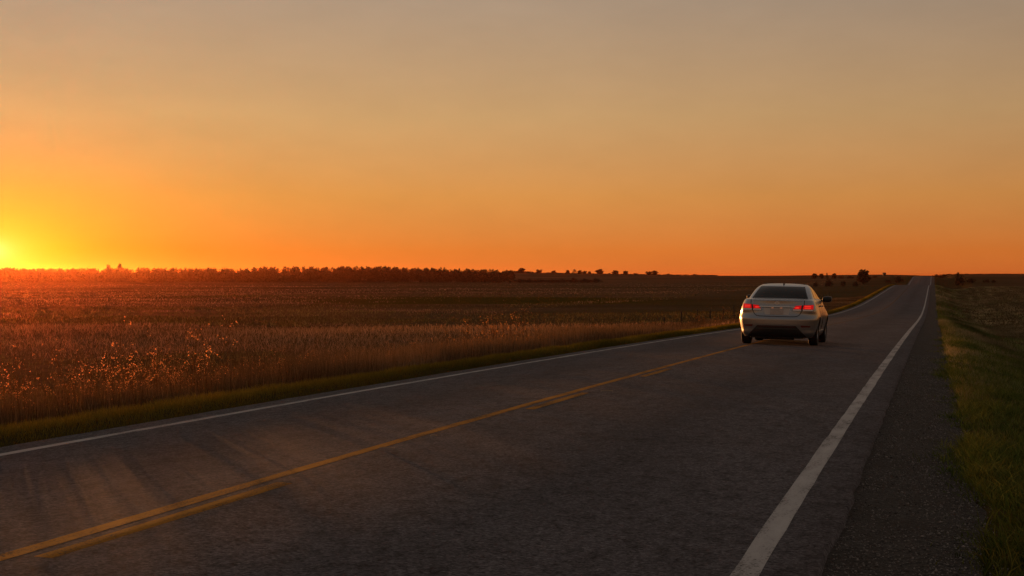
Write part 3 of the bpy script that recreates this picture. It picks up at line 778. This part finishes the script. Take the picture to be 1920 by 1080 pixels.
# field grass: dry stubble and tufts over the left field
def field_grass():
    parts = []
    for (d0, d1, n, w, h0, h1) in ((9, 34, 90000, .010, .08, .28), (34, 80, 90000, .022, .07, .24), (80, 190, 80000, .06, .06, .22), (190, 640, 60000, .22, .05, .18)):
        D = np.sqrt(rng.uniform(d0 ** 2, d1 ** 2, n)) if d1 < 100 else d0 * (d1 / d0) ** rng.random(n)
        px = rng.uniform(-420, 1760, n)
        q = (px - 960) / FPX * D
        x = q * CT - D * ST; y = q * ST + D * CT
        lim = -8.8 - 3 * sstep(150, 300, y)
        ok = (x < lim) & (y > -5)
        nz = vnoise(x / 9, y / 9, 11) + 0.6 * vnoise(x / 3, y / 3, 12)
        ok &= rng.random(n) < np.clip(0.75 + 0.5 * nz, 0.15, 1)
        x, y, D, nz = x[ok], y[ok], D[ok], nz[ok]; n = len(x)
        jx = px[ok] + 160 * vnoise(D / 6, px[ok] / 90, 19) + rng.normal(0, 90, n); jd = D + 7 * vnoise(px[ok] / 110, D / 30, 18) + rng.normal(0, 3, n)
        gr = ((jd > 148) & (jd < 200) & (jx > 640) & (jx < 1200)) | ((y > 110) & (x > -34))
        hh = rng.uniform(h0, h1, n) * (1 + .35 * nz); hh = np.where(gr, hh * .45, hh)
        v, f, k = blades(np.stack([x, y, H(x, y) - .02], 1), hh, rng.uniform(.6, 1.5, n) * w, rng.uniform(.1, .8, n), 1)
        c = colmix(n, (.110, .073, .042), (.32, .220, .156))
        st = vnoise((x * CT + y * ST) / 70, D / 24, 15) + .45 * vnoise((x * CT + y * ST) / 20, D / 9, 16) + .3 * vnoise(x / 5, y / 5, 17)
        c = c * (1 + np.clip(st, -.6, .9) * .6)[:, None] * np.where(st < 0, 1, 1)[:, None]
        c = c * np.where(st < -.1, 1, 0)[:, None] * np.array([.82, 1.05, .7]) + c * np.where(st < -.1, 0, 1)[:, None]
        c = np.where(gr[:, None], colmix(n, (.065, .056, .010), (.09, .075, .016)), c)
        parts.append((v, f, np.repeat(c, k, 0)))
    return stuff('field_grass', parts, M_field, 'dry brown grass covering the left field')
field_grass()

# dense dry grass rising right behind the verge
def roadside_band():
    parts = []
    for (y0, y1, n, w) in ((-6, 34, 75000, .009), (34, 85, 50000, .014), (85, 200, 30000, .03)):
        y = rng.uniform(y0, y1, n); u = rng.random(n); x = -8.75 - 3.9 * u ** 1.15 + .15 * vnoise(y * .6, y * 0, 71)
        z = H(x, y); e = P(y) - .02
        top = e + .38 - .39 * sstep(36, 66, y) + .13 * vnoise(x * .5, y * .35, 72) + .16 * vnoise(x * 2, y * 1.6, 73) + .12 * sstep(.1, .4, u) - .10 * sstep(60, 120, y)
        hh = np.clip(top - z, .15, 1.1) * np.where(rng.random(n) < .55, rng.uniform(.88, 1.05, n), rng.uniform(.5, .95, n))
        v, f, k = blades(np.stack([x, y, z - .02], 1), hh, rng.uniform(.7, 1.4, n) * w, rng.uniform(.03, .28, n), 1)
        c = colmix(n, (.065, .046, .026), (.21, .145, .090)) * (1 + .6 * vnoise(x * .4, y * .3, 74))[:, None]
        parts.append((v, f, np.repeat(c, k, 0)))
    return stuff('roadside_grass', parts, M_band, 'dense brown knee high grass between the left verge and the fence')
roadside_band()

# tall weeds: stems with side twigs and seed clusters
def weed_template(r):
    V, F, Cc = [], [], []
    def tri(a, b, c, col):
        o = len(V); V.extend([a, b, c]); F.append((o, o + 1, o + 2)); Cc.extend([col] * 3)
    def rod(a, b, w, col):
        d = Vector(b) - Vector(a)
        for ax in (Vector((1, 0, 0)), Vector((0, 1, 0))):
            s = d.cross(ax); s = s.normalized() * w if s.length > 1e-6 else Vector((w, 0, 0))
            tri(tuple(Vector(a) - s), tuple(Vector(a) + s), tuple(Vector(b)), col)
    hgt = r.uniform(0.75, 1.05)
    lx, ly = r.uniform(-.18, .18), r.uniform(-.18, .18)
    stem = lambda t: Vector((lx * t * t, ly * t * t, hgt * t))
    for i in range(4):
        rod(stem(i / 4), stem((i + 1) / 4 + .03), 0.004, (.07, .04, .02))
    for i in range(r.randint(5, 9)):
        t = r.uniform(.35, .98); a = r.uniform(0, 6.28); L = r.uniform(.06, .20) * (1.25 - t * .7)
        p0 = stem(t); p1 = p0 + Vector((math.cos(a) * L, math.sin(a) * L, L * r.uniform(.4, 1.3)))
        rod(p0, p1, 0.0025, (.08, .045, .02))
        for j in range(r.randint(3, 6)):
            s = r.uniform(.005, .0125); c = p1 + Vector((r.gauss(0, .016), r.gauss(0, .016), r.gauss(0, .022)))
            k = r.uniform(.7, 1.3); col = (.62 * k, .35 * k, .16 * k)
            A = Vector((r.gauss(0, 1), r.gauss(0, 1), r.gauss(0, 1))).normalized() * s; B = A.cross(Vector((r.gauss(0, 1), r.gauss(0, 1), r.gauss(0, 1)))).normalized() * s
            tri(tuple(c + A), tuple(c - A * .5 + B), tuple(c - A * .5 - B), col)
    for j in range(r.randint(4, 10)):       # dry leaves low down
        t = r.uniform(.05, .6); a = r.uniform(0, 6.28); p0 = stem(t); s = r.uniform(.04, .09)
        p1 = p0 + Vector((math.cos(a) * s, math.sin(a) * s, s * r.uniform(-.4, .6))); sd_ = Vector((-math.sin(a), math.cos(a), 0)) * .011
        tri(tuple(p0 - sd_ * .3), tuple(p0 + sd_), tuple(p1), (.17 * r.uniform(.6, 1.2), .095, .04))
    return np.array(V), np.array(F), np.array(Cc)
def tall_weeds():
    r = random.Random(5); T = [weed_template(r) for _ in range(14)]
    pts = []
    def add(n, xr, yr, thr, sc):
        x = rng.uniform(*xr, n); y = rng.uniform(*yr, n)
        keep = rng.random(n) < np.clip(.35 + .9 * vnoise(x / 4.5, y / 4.5, 31) + .4 * vnoise(x / 1.6, y / 1.6, 32), 0, 1)
        for a, b in zip(x[keep], y[keep]): pts.append((a, b, rng.uniform(*sc)))
    add(2900, (-20, -9.2), (-2, 32), 0, (.75, 1.4)); add(1500, (-13.5, -9.2), (-1, 34), 0, (.8, 1.3))
    add(900, (-17, -9.3), (30, 75), 0, (.35, .85))
    add(1500, (-42, -20), (2, 60), 0, (.4, .85))
    add(350, (-14.5, -9.4), (70, 150), 0, (.5, 1.0))
    vs, fs, cs, o = [], [], [], 0
    for (x, y, s) in pts:
        v, f, c = T[rng.integers(len(T))]
        a = rng.uniform(0, 6.28); ca, sa = math.cos(a), math.sin(a)
        vv = np.stack([(v[:, 0] * ca - v[:, 1] * sa) * s, (v[:, 0] * sa + v[:, 1] * ca) * s, v[:, 2] * s], 1) + np.array([x, y, float(H(x, y)) - .03])
        vs.append(vv); fs.append(f + o); cs.append(c * rng.uniform(.7, 1.35) * (1 - .45 * float(sstep(14, 45, y)))); o += len(v)  # colour dims up the road, painting in weaker glow away from the sun
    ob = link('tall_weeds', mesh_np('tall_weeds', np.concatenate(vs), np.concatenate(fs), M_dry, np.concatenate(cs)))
    tag(ob, 'tall dry weeds with seed heads glowing along the left roadside', 'weeds', kind='stuff')
tall_weeds()

# right verge: tufts of green grass beside the gravel
def verge_right():
    parts = []
    # tufts near the viewpoint
    cl = []
    for i in range(1300):
        y = 5.0 + 45 * rng.random() ** 1.3
        x = 0.20 + .24 * (1 - sstep(9, 14, y)) + abs(rng.normal(0, 1)) * (0.35 + 0.035 * y) + 0.16 * vnoise(y * .9, 0, 41)
        if x > 3.4: continue
        cl.append((x, y, rng.uniform(.5, 1.0) + .8 * max(0, float(vnoise(x * 1.1, y * .6, 48)))))
    for (y, x) in ((9.6, .10), (10.7, .14), (12.9, .08), (8.3, .2), (14.4, .06), (16.5, .1), (17.4, .14), (19.5, .08), (11.6, .22), (7.4, .28)):
        for _ in range(3): cl.append((x + rng.normal(0, .05), y + rng.normal(0, .1), .55))
    bx, by, bh, bt = [], [], [], []
    for (x, y, s) in cl:
        k = int(rng.integers(35, 80) * s)
        r_ = rng.uniform(.05, .13) * s
        bx.append(x + rng.normal(0, r_, k)); by.append(y + rng.normal(0, r_, k)); bh.append(rng.uniform(.05, .17, k) * s)
        bt.append(np.full(k, rng.random()))
    bx, by, bh, bt = map(np.concatenate, (bx, by, bh, bt)); n = len(bx)
    bh = np.where(bx < .25, bh * .55, bh)
    v, f, k = blades(np.stack([bx, by, H(bx, by) - .02 + np.where(bx < .3, .05, 0)], 1), bh, rng.uniform(.005, .011, n), rng.uniform(.3, 1.1, n), 2)
    t = bt[:, None]
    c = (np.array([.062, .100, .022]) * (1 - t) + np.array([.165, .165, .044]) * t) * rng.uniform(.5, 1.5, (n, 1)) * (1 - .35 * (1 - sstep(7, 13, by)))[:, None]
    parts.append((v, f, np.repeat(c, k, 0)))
    for (y0, y1, n, w, h0, h1) in ((5, 40, 60000, .008, .04, .13), (40, 120, 60000, .022, .05, .16), (120, 330, 40000, .06, .06, .18)):
        y = rng.uniform(y0, y1, n); x = .30 + rng.random(n) ** 1.4 * (2.2 + y * .085)
        x += .14 * vnoise(y * .8, y * 0, 42) + .22 * (1 - sstep(9, 14, y))
        nz = vnoise(x * .9, y * .35, 43)
        ok = rng.random(n) < .62 + .5 * nz
        x, y, nz = x[ok], y[ok], nz[ok]; n = len(x)
        v, f, k = blades(np.stack([x, y, H(x, y) - .015], 1), rng.uniform(h0, h1, n) * (1 + .4 * nz), rng.uniform(.7, 1.5, n) * w, rng.uniform(.2, .9, n), 1)
        t = np.clip(.38 + .6 * vnoise(x * .5, y * .12, 44) + rng.normal(0, .2, n) + .4 * sstep(2.0, 5.5, x), 0, 1)[:, None]
        c = (np.array([.080, .110, .028]) * (1 - t) + np.array([.34, .26, .16]) * t) * rng.uniform(.65, 1.3, (n, 1)) * (1 + .55 * vnoise(x * 1.3, y * .03, 45) + .25 * vnoise(x * .4, y * .15, 46))[:, None]
        parts.append((v, f, np.repeat(c, k, 0)))
    return stuff('roadside_grass', parts, M_rgrass, 'green and brown grass tufts on the right roadside slope')
verge_right()

# loose stones on the right shoulder
def gravel():
    n = 30000
    y = 4.5 + 30 * rng.random(n) ** 1.8
    x = -0.52 + .9 * rng.random(n) + .03 * rng.normal(size=n)
    ok = rng.random(n) < .55 + .5 * vnoise(x * 6, y * 3, 51) + np.where(x > .0, .15, 0)
    x, y = x[ok], y[ok]; n = len(x)
    r_ = rng.uniform(.003, .0085, n) * np.where(rng.random(n) < .06, 1.9, 1)
    o = np.array([[1, 0, 0], [0, 1, 0], [-1, 0, 0], [0, -1, 0], [0, 0, .7], [0, 0, -.6]], float)
    v = o[None] * r_[:, None, None] * rng.uniform(.6, 1.3, (n, 6, 1))
    a = rng.uniform(0, 6.28, n); ca, sa = np.cos(a)[:, None], np.sin(a)[:, None]
    vx = v[..., 0] * ca - v[..., 1] * sa; vy = v[..., 0] * sa + v[..., 1] * ca
    base = np.where(x < .3, road_z(x, y) - .035, H(x, y))
    v = np.stack([vx + x[:, None], vy + y[:, None], v[..., 2] + (base + r_ * .25)[:, None]], -1).reshape(-1, 3)
    fo = np.array([[0, 1, 4], [1, 2, 4], [2, 3, 4], [3, 0, 4], [1, 0, 5], [2, 1, 5], [3, 2, 5], [0, 3, 5]])
    f = (np.arange(n)[:, None, None] * 6 + fo[None]).reshape(-1, 3)
    c = np.array([.13, .117, .112]) * rng.uniform(.3, 2.0, (n, 1))
    me = mesh_np('gravel', v, f, simple_attr('gravel_stone'), np.repeat(c, 6, 0))
    tag(link('gravel', me), 'loose grey gravel stones scattered on the right shoulder', 'gravel', kind='stuff')
def simple_attr(name):
    m, nt, out = mat(name); N = NT(nt)
    a = N.n('ShaderNodeAttribute', attribute_name='Col').outputs['Color']
    b = N.n('ShaderNodeBsdfPrincipled', {'Base Color': a, 'Roughness': .9, 'Specular IOR Level': .2}); N.l(b.outputs[0], out.inputs[0]); return m
gravel()

# ------------------------------------------------------------------ fence in the weeds
def fence():
    root = empty('fence', (-12.6, 10, float(H(-12.6, 10))))
    tag(root, 'low wire fence with dark thin posts standing in the left weeds', 'fence')
    root_inv = Matrix.Translation(root.location).inverted()
    wood = simple('weathered_post', (0.028, 0.021, 0.016), .9, nscale=15)
    wire = simple('fence_wire', (0.05, 0.045, 0.04), .5, metal=.6)
    ys_ = np.arange(6, 190, 5.2); tops = []
    for i, y in enumerate(ys_):
        x = -12.6 + random.uniform(-.06, .06); z = float(H(x, y)); h = random.uniform(.8, 1.05); r0 = random.uniform(.022, .038)
        bm = bmesh.new(); lean = (random.uniform(-.05, .05), random.uniform(-.05, .05)); n = 7; rings = []
        for t in (0, .5, .97, 1.0):
            rr = r0 * (1 - .18 * t) * (1 if t < 1 else .7)
            rings.append([bm.verts.new((lean[0] * t + rr * math.cos(6.283 * k / n), lean[1] * t + rr * math.sin(6.283 * k / n), -.15 + (h + .15) * t)) for k in range(n)])
        for a, b in zip(rings, rings[1:]):
            for k in range(n): bm.faces.new([a[k], a[(k + 1) % n], b[(k + 1) % n], b[k]])
        bm.faces.new(rings[-1])
        me = bpy.data.meshes.new('post'); bm.to_mesh(me); bm.free(); me.materials.append(wood)
        o = link('post', me, root); o.location = root_inv @ Vector((x, y, z))
        tops.append((x + r0, y, z, h))
    for fr in (.38, .68, .94):
        bm = bmesh.new(); prev = None
        pts = []
        for (a, b) in zip(tops, tops[1:]):
            for t in (0, .5):
                sag = -.03 if t == .5 else 0
                pts.append(tuple(a[k] * (1 - t) + b[k] * t for k in range(2)) + (((a[2] + a[3] * fr) * (1 - t) + (b[2] + b[3] * fr) * t + sag),))
        for p in pts:
            ring = [bm.verts.new(root_inv @ Vector((p[0] + 0.0013 * math.cos(2.094 * k), p[1], p[2] + 0.0013 * math.sin(2.094 * k)))) for k in range(3)]
            if prev:
                for k in range(3): bm.faces.new([prev[k], prev[(k + 1) % 3], ring[(k + 1) % 3], ring[k]])
            prev = ring
        me = bpy.data.meshes.new('wire'); bm.to_mesh(me); bm.free(); me.materials.append(wire); link('wire', me, root)
fence()

# ------------------------------------------------------------------ trees
def crown_mesh(name, r, kind, nleaf, col, leaf=0.16):
    """unit-height crown of leaf clumps; kind 'round', 'broad', 'pine', 'bush'"""
    lobes = []
    if kind == 'round':
        lobes += [(0, 0, .42, .27), (.05, .03, .58, .25), (-.1, 0, .3, .24), (.1, -.05, .28, .24), (0, .1, .22, .22), (-.12, -.1, .22, .2)]
        for i in range(11):
            a = r.uniform(0, 6.28); d = r.uniform(0, .27); lobes.append((math.cos(a) * d, math.sin(a) * d, r.uniform(.20, .78), r.uniform(.17, .25)))
    elif kind == 'broad':
        lobes += [(0, 0, .45, .25), (.2, .1, .5, .22), (-.2, -.1, .4, .24), (.1, -.2, .32, .22), (.12, .05, .22, .22), (-.2, .05, .24, .22)]
        for i in range(13):
            a = r.uniform(0, 6.28); d = r.uniform(.05, .45); lobes.append((math.cos(a) * d, math.sin(a) * d, r.uniform(.22, .80), r.uniform(.16, .24)))
    elif kind == 'pine':
        for i in range(12):
            z = .22 + .74 * i / 11; w = .25 * (1 - z) + .06; a = r.uniform(0, 6.28); lobes.append((math.cos(a) * w * .6, math.sin(a) * w * .6, z, w * r.uniform(.6, 1.1)))
    else:
        for i in range(12):
            a = r.uniform(0, 6.28); d = r.uniform(0, .6); lobes.append((math.cos(a) * d, math.sin(a) * d, r.uniform(.18, .66) * (1 - .45 * d), r.uniform(.18, .32)))
    V, F, Cc = [], [], []
    for k in range(nleaf):
        x, y, z, s = lobes[r.randrange(len(lobes))]
        d = Vector((r.gauss(0, 1), r.gauss(0, 1), r.gauss(0, 1))).normalized() * (s * r.random() ** .45)
        p = Vector((x, y, z)) + Vector((d.x, d.y, d.z * .85))
        p.z = max(p.z, .02)
        A = Vector((r.gauss(0, 1), r.gauss(0, 1), r.gauss(0, 1))).normalized(); B = A.cross(Vector((r.gauss(0, 1), r.gauss(0, 1), r.gauss(0, 1)))).normalized()
        q = leaf * r.uniform(.25, .62) * (.55 if kind == 'pine' else 1)
        o = len(V); V += [tuple(p + A * q), tuple(p + B * q * .7), tuple(p - A * q), tuple(p - B * q * .7)]
        F.append((o, o + 1, o + 2, o + 3)); kk = r.uniform(.5, 1.5); Cc += [(col[0] * kk, col[1] * kk, col[2] * kk)] * 4
    return np.array(V), np.array(F), np.array(Cc)
def trunk_mesh(name, r, kind):
    bm = bmesh.new()
    def limb(a, b, r0, r1, n=6):
        a, b = Vector(a), Vector(b); d = (b - a).normalized(); s = d.orthogonal().normalized(); t = d.cross(s)
        R0 = [bm.verts.new(a + (s * math.cos(6.283 * k / n) + t * math.sin(6.283 * k / n)) * r0) for k in range(n)]
        R1 = [bm.verts.new(b + (s * math.cos(6.283 * k / n) + t * math.sin(6.283 * k / n)) * r1) for k in range(n)]
        for k in range(n): bm.faces.new([R0[k], R0[(k + 1) % n], R1[(k + 1) % n], R1[k]])
        bm.faces.new(R1)
    if kind == 'bush':
        for i in range(5):
            a = r.uniform(0, 6.28); limb((.04 * math.cos(a), .04 * math.sin(a), -.05), (.35 * math.cos(a), .35 * math.sin(a), .5), .02, .008)
    elif kind == 'pine':
        limb((0, 0, -.05), (0, 0, .95), .022, .005)
    else:
        limb((0, 0, -.06), (.01, 0, .42), .038, .026)
        for i in range(6):
            a = r.uniform(0, 6.28); z0 = r.uniform(.25, .42); limb((.01, 0, z0), (.28 * math.cos(a), .28 * math.sin(a), r.uniform(.55, .8)), .018, .005)
    me = bpy.data.meshes.new(name); bm.to_mesh(me); bm.free(); me.materials.append(M_bark); return me
rt = random.Random(11)
DARK = (.088, .062, .036); WARM = (.080, .056, .034)
TREES = {}
for kind, cnt, nl in (('round', 4, 700), ('broad', 3, 760), ('pine', 3, 380), ('bush', 4, 420)):
    TREES[kind] = []
    for i in range(cnt):
        v, f, c = crown_mesh('crown', rt, kind, nl, DARK if kind != 'bush' else WARM)
        TREES[kind].append((v, f, c, mesh_np('crown', v, f, M_leaf, c), trunk_mesh('trunk', rt, kind)))
WID = {'round': .78, 'broad': 1.15, 'pine': .5, 'bush': 1.5}
def tree(kind, px, D, top, width, label, name='tree', cat='tree', group='trees on the far rise', base=None):
    x, y = at(px, D); z = float(H(x, y)); zt = EYE + (HZ - top) / FPX * D
    h = max(zt - z, 1.0); w = width / FPX * D
    T = TREES[kind][rt.randrange(len(TREES[kind]))]
    o = empty(name, (x, y, z - .03), (0, 0, rt.uniform(0, 6.28)))
    sw = w / WID[kind]
    o.scale = (sw, sw, h)
    tag(o, label, cat, group)
    link('trunk', T[4], o); link('crown', T[3], o)
    return o
D0 = 1000
ridge = [
 ('round', 977, 501, 20, 'round dark tree standing alone just right of the long wood on the skyline'),
 ('broad', 1010, 504, 14, 'small airy tree second to the right of the wood on the skyline'),
 ('broad', 1038, 506, 13, 'low flat topped tree left of the clump of four on the skyline'),
 ('round', 1065, 505.5, 10, 'leftmost tree of the clump of four on the far skyline'),
 ('pine', 1077, 505, 10, 'second tree from the left in the skyline clump of four'),
 ('round', 1087, 506, 11, 'third tree from the left in the skyline clump of four'),
 ('round', 1096, 507, 9, 'rightmost tree of the clump of four on the far skyline'),
 ('round', 1105, 508, 9, 'small round tree between the clump of four and the biggest skyline tree'),
 ('round', 1124.5, 503.5, 18, 'biggest round tree in the middle of the far skyline'),
 ('bush', 1142, 511, 10, 'tiny low tree right beside the biggest round skyline tree'),
 ('round', 1154, 506, 15, 'wide round tree second right of the biggest skyline tree'),
 ('round', 1173, 507, 13, 'rounded tree third right of the biggest skyline tree'),
 ('bush', 1191, 511, 12, 'low spreading bush tree left of the skyline pair'),
 ('round', 1217, 508, 13, 'left tree of the touching pair on the far skyline'),
 ('round', 1227.5, 506.5, 14, 'taller right tree of the touching pair on the far skyline'),
 ('bush', 1254, 512, 13, 'low rounded tree just right of the touching skyline pair'),
 ('bush', 1286, 514, 9, 'smallest dot of a tree on the skyline left of the car'),
 ('bush', 1303, 513, 14, 'low dome shaped tree nearest to the car on the left skyline'),
 ('bush', 1319, 516, 13, 'flat low scrub at the right end of the skyline trees'),
]
for k, px, top, w, lab in ridge: tree(k, px, D0, top, w, lab)
tree('broad', 204, 668, 493.5, 12, 'left of the two small trees poking above the wood near the sunset', group='trees poking above the wood')
tree('round', 224.5, 668, 491.5, 12.5, 'right rounder one of two trees poking above the wood near the sunset', group='trees poking above the wood')
# bushes at the far edge of the field
edge = [(936, 520, 21, 'dark round bush alone at the far field edge left of the hedge'), (956, 522, 10, 'small dark bush in the gap before the field edge hedge'),
        (974, 520.5, 16, 'first bush at the left end of the field edge hedge'), (993, 520, 18, 'second bush from the left in the field edge hedge'), (1012, 519, 20, 'third bush from the left in the field edge hedge'),
        (1033, 519, 22, 'fourth bush from the left in the field edge hedge'), (1055, 518.5, 22, 'fourth bush from the right in the field edge hedge'), (1077, 518, 22, 'third bush from the right in the field edge hedge'),
        (1098, 518, 22, 'second bush from the right in the field edge hedge'), (1116, 519, 18, 'last bush at the right end of the field edge hedge')]
for px, top, w, lab in edge: tree('bush', px, 640, top, w, lab, 'bush', 'bush', 'bushes at the far edge of the field')
# trees right of the car
tree('round', 1617, 470, 502.5, 30, 'large dark tree standing left of the road beyond the first rise', group='trees by the far road')
for k, px, D, top, w, lab in [
 ('round', 1527, 800, 511.5, 14, 'round tree at the left end of the low tree row right of the car roof'), ('round', 1541, 800, 511.5, 10, 'second small tree from the left in the row beyond the car'),
 ('pine', 1551, 520, 511.5, 7, 'thin dark spire shaped tree among the row beyond the car'), ('round', 1564, 800, 511.5, 12, 'round tree just right of the thin spire shaped tree'),
 ('bush', 1576, 800, 513, 12, 'low tree midway between the spire and the large dark tree'), ('bush', 1594, 800, 513.5, 14, 'low scrub tree just left of the large dark tree'),
 ('bush', 1640, 800, 515, 14, 'low scrub just right of the large dark tree')]:
    tree(k, px, D, top, w, lab, group='tree row beyond the car')
for px, D, top, w, lab in [(1530, 430, 526, 12, 'small bush below the row of trees nearest the car roof'), (1556, 430, 521, 22, 'bush below the thin spire shaped tree'), (1582, 430, 523, 16, 'bush left of the foot of the large dark tree'),
                           (1605, 430, 524, 14, 'bush at the foot of the large dark tree'), (1664, 480, 522, 16, 'low bush left of the round bush by the far road'), (1685, 480, 514.5, 24, 'round dark bush on the bank left of the far road'),
                           (1803, 420, 512, 30, 'broad dark bush right of the road below the treetop'), (1822, 420, 516, 20, 'bush right of the broad bush by the road'), (1850, 420, 519.5, 13, 'dark bush in front of the right hand field'), (1864, 420, 522, 12, 'rightmost small bush in front of the right hand field')]:
    tree('bush', px, D, top, w, lab, 'bush', 'bush', 'bushes beyond the first rise')
tree('broad', 1796, 440, 506.5, 12, 'small tree rising out of the broad bush right of the road', group='trees by the far road')

# the long wood on the left and the wooded horizon on the right: one mass each
def wood(name, label, spots):
    vs, fs, cs, o = [], [], [], 0
    for (kind, px, D, top, w) in spots:
        x, y = at(px, D); z = float(H(x, y)); zt = EYE + (HZ - top) / FPX * D; h = max(zt - z, .8)
        v, f, c = TREES[kind][rt.randrange(len(TREES[kind]))][:3]
        a = rt.uniform(0, 6.28); sw = w / FPX * D / WID[kind]
        sel = np.arange(len(f)) if len(spots) < 200 else rng.permutation(len(f))[:230]
        f2 = f[sel]; idx = f2.ravel(); vv = v[idx]; cc = c[idx]
        vv = np.stack([(vv[:, 0] * math.cos(a) - vv[:, 1] * math.sin(a)) * sw + x, (vv[:, 0] * math.sin(a) + vv[:, 1] * math.cos(a)) * sw + y, vv[:, 2] * h + z], 1)
        vs.append(vv); fs.append(np.arange(len(vv)).reshape(-1, 4) + o); cs.append(cc); o += len(vv)
    ob = link(name, mesh_np(name, np.concatenate(vs), np.concatenate(fs), M_leaf, np.concatenate(cs)))
    tag(ob, label, 'wood', kind='stuff')
sp = []
for i in range(900):
    px = rt.uniform(-420, 962); left = px < 470
    skyl = 499.5 + 1.0 * float(vnoise(px / 60, 0, 61)) if left else 500.5 + 1.6 * float(vnoise(px / 40, 0, 62))
    if px > 850: skyl += (px - 850) * .055
    kind = rt.choice(['bush', 'bush', 'round', 'broad']) if left else rt.choice(['round', 'pine', 'pine', 'round', 'broad'])
    sp.append((kind, px, rt.uniform(672, 760), skyl + abs(rt.gauss(0, 1.0 if left else 1.7)), rt.uniform(18, 34) if kind == 'bush' else rt.uniform(9, 18)))
for i in range(260):       # lower scrub along the front of the wood
    px = rt.uniform(-420, 930)
    sp.append(('bush', px, rt.uniform(652, 668), 515 + abs(rt.gauss(0, 5)), rt.uniform(16, 34)))
wood('wood', 'long dark wood along the left horizon under the sunset', sp)
sp = []
for i in range(210):
    px = rt.uniform(1752, 2150); sp.append(('bush', px, rt.uniform(1010, 1060), 512.3 + abs(rt.gauss(0, .6)), rt.uniform(10, 24)))
wood('wood', 'dark band of trees along the right hand horizon', sp)
sp = []
for i in range(300):
    px = 955 + 385 * rt.random() ** 1.35; b_ = float(np.interp(px, [960, 1120, 1250, 1340], [511.5, 514, 516, 517.3]))
    sp.append(('bush', px, rt.uniform(985, 1040), b_ - abs(rt.gauss(0, 1.5 + 2.2 * max(0, 1 - (px - 960) / 90))) * (1 - .5 * (px - 960) / 380), rt.uniform(8, 22)))
for i in range(60):
    px = rt.uniform(960, 1125); sp.append(('bush', px, rt.uniform(655, 700), 521 + abs(rt.gauss(0, 2.5)), rt.uniform(12, 26)))
wood('scrub', 'low dark scrub along the far rise between the wood and the car', sp)

# ------------------------------------------------------------------ grain bin, far shed, marker post, straw
def shed():
    x, y = at(1658, 900); z = float(H(x, y)); root = empty('shed', (x, y, z), (0, 0, .4)); tag(root, 'tiny dark shed on the skyline between the large tree and the far road', 'shed')
    m = simple('shed_board', (.04, .03, .024), .9)
    top = EYE + (HZ - 511) / FPX * 900 - z
    bm = bmesh.new(); bmesh.ops.create_cube(bm, size=1, matrix=Matrix.Translation((0, 0, top * .33)) @ Matrix.Diagonal((1.7, 1.6, top * .70, 1)))
    me = bpy.data.meshes.new('wall'); bm.to_mesh(me); bm.free(); me.materials.append(m); link('wall', me, root)
    bm = bmesh.new(); v = [bm.verts.new(p) for p in [(-.95, -.9, top * .68), (.95, -.9, top * .68), (.95, .9, top * .68), (-.95, .9, top * .68), (-.95, 0, top), (.95, 0, top)]]
    for q in ((0, 1, 5, 4), (2, 3, 4, 5), (0, 4, 3), (1, 2, 5), (3, 2, 1, 0)): bm.faces.new([v[i] for i in q])
    me = bpy.data.meshes.new('roof'); bm.to_mesh(me); bm.free(); me.materials.append(m); link('roof', me, root)
shed()
def straw(px, py, L, ang, lab):
    D = (EYE - .08) * FPX / (py - HZ)
    x, y = at(px, D); z = float(road_z(x, y)); bm = bmesh.new(); n = 5; rings = []
    for t in np.linspace(0, 1, 6):
        c = Vector((L * (t - .5), .012 * math.sin(5 * t), .006 + .006 * math.sin(3.1 * t)))
        rings.append([bm.verts.new(c + Vector((0, .0032 * math.cos(6.283 * k / n), .0032 * math.sin(6.283 * k / n)))) for k in range(n)])
    for a, b in zip(rings, rings[1:]):
        for k in range(n): bm.faces.new([a[k], a[(k + 1) % n], b[(k + 1) % n], b[k]])
    bm.faces.new(rings[0]); bm.faces.new(rings[-1])
    me = bpy.data.meshes.new('straw'); bm.to_mesh(me); bm.free(); me.materials.append(simple('dry_straw', (.36, .28, .19), .7, nscale=40))
    o = link('straw', me); o.location = (x, y, z); o.rotation_euler = (0, 0, ang); tag(o, lab, 'straw', 'straws on the road')
straw(725, 847, .13, TH + .05, 'pale straw lying beside the yellow line, nearest of three')
straw(812, 822, .07, TH + .8, 'short pale straw beside the yellow line, middle one of three')
straw(1138, 727, .16, TH + .1, 'pale straw on the road near the third yellow dash, farthest of three')

# ------------------------------------------------------------------ haze
HAZE = 0.000044
if HAZE:
    m, nt, out = mat('evening_haze'); N = NT(nt)
    vol = N.n('ShaderNodeVolumePrincipled', {'Color': (0.95, 0.29, 0.11, 1), 'Density': HAZE, 'Anisotropy': 0.9})
    N.l(vol.outputs[0], out.inputs['Volume'])
    bm = bmesh.new(); bmesh.ops.create_cube(bm, size=1, matrix=Matrix.Translation((0, 6900, 2.0)) @ Matrix.Diagonal((26000, 15000, 26, 1)))
    me = bpy.data.meshes.new('haze'); bm.to_mesh(me); bm.free(); me.materials.append(m)
    hz = link('haze', me); tag(hz, 'thin warm evening haze over the fields', kind='stuff')
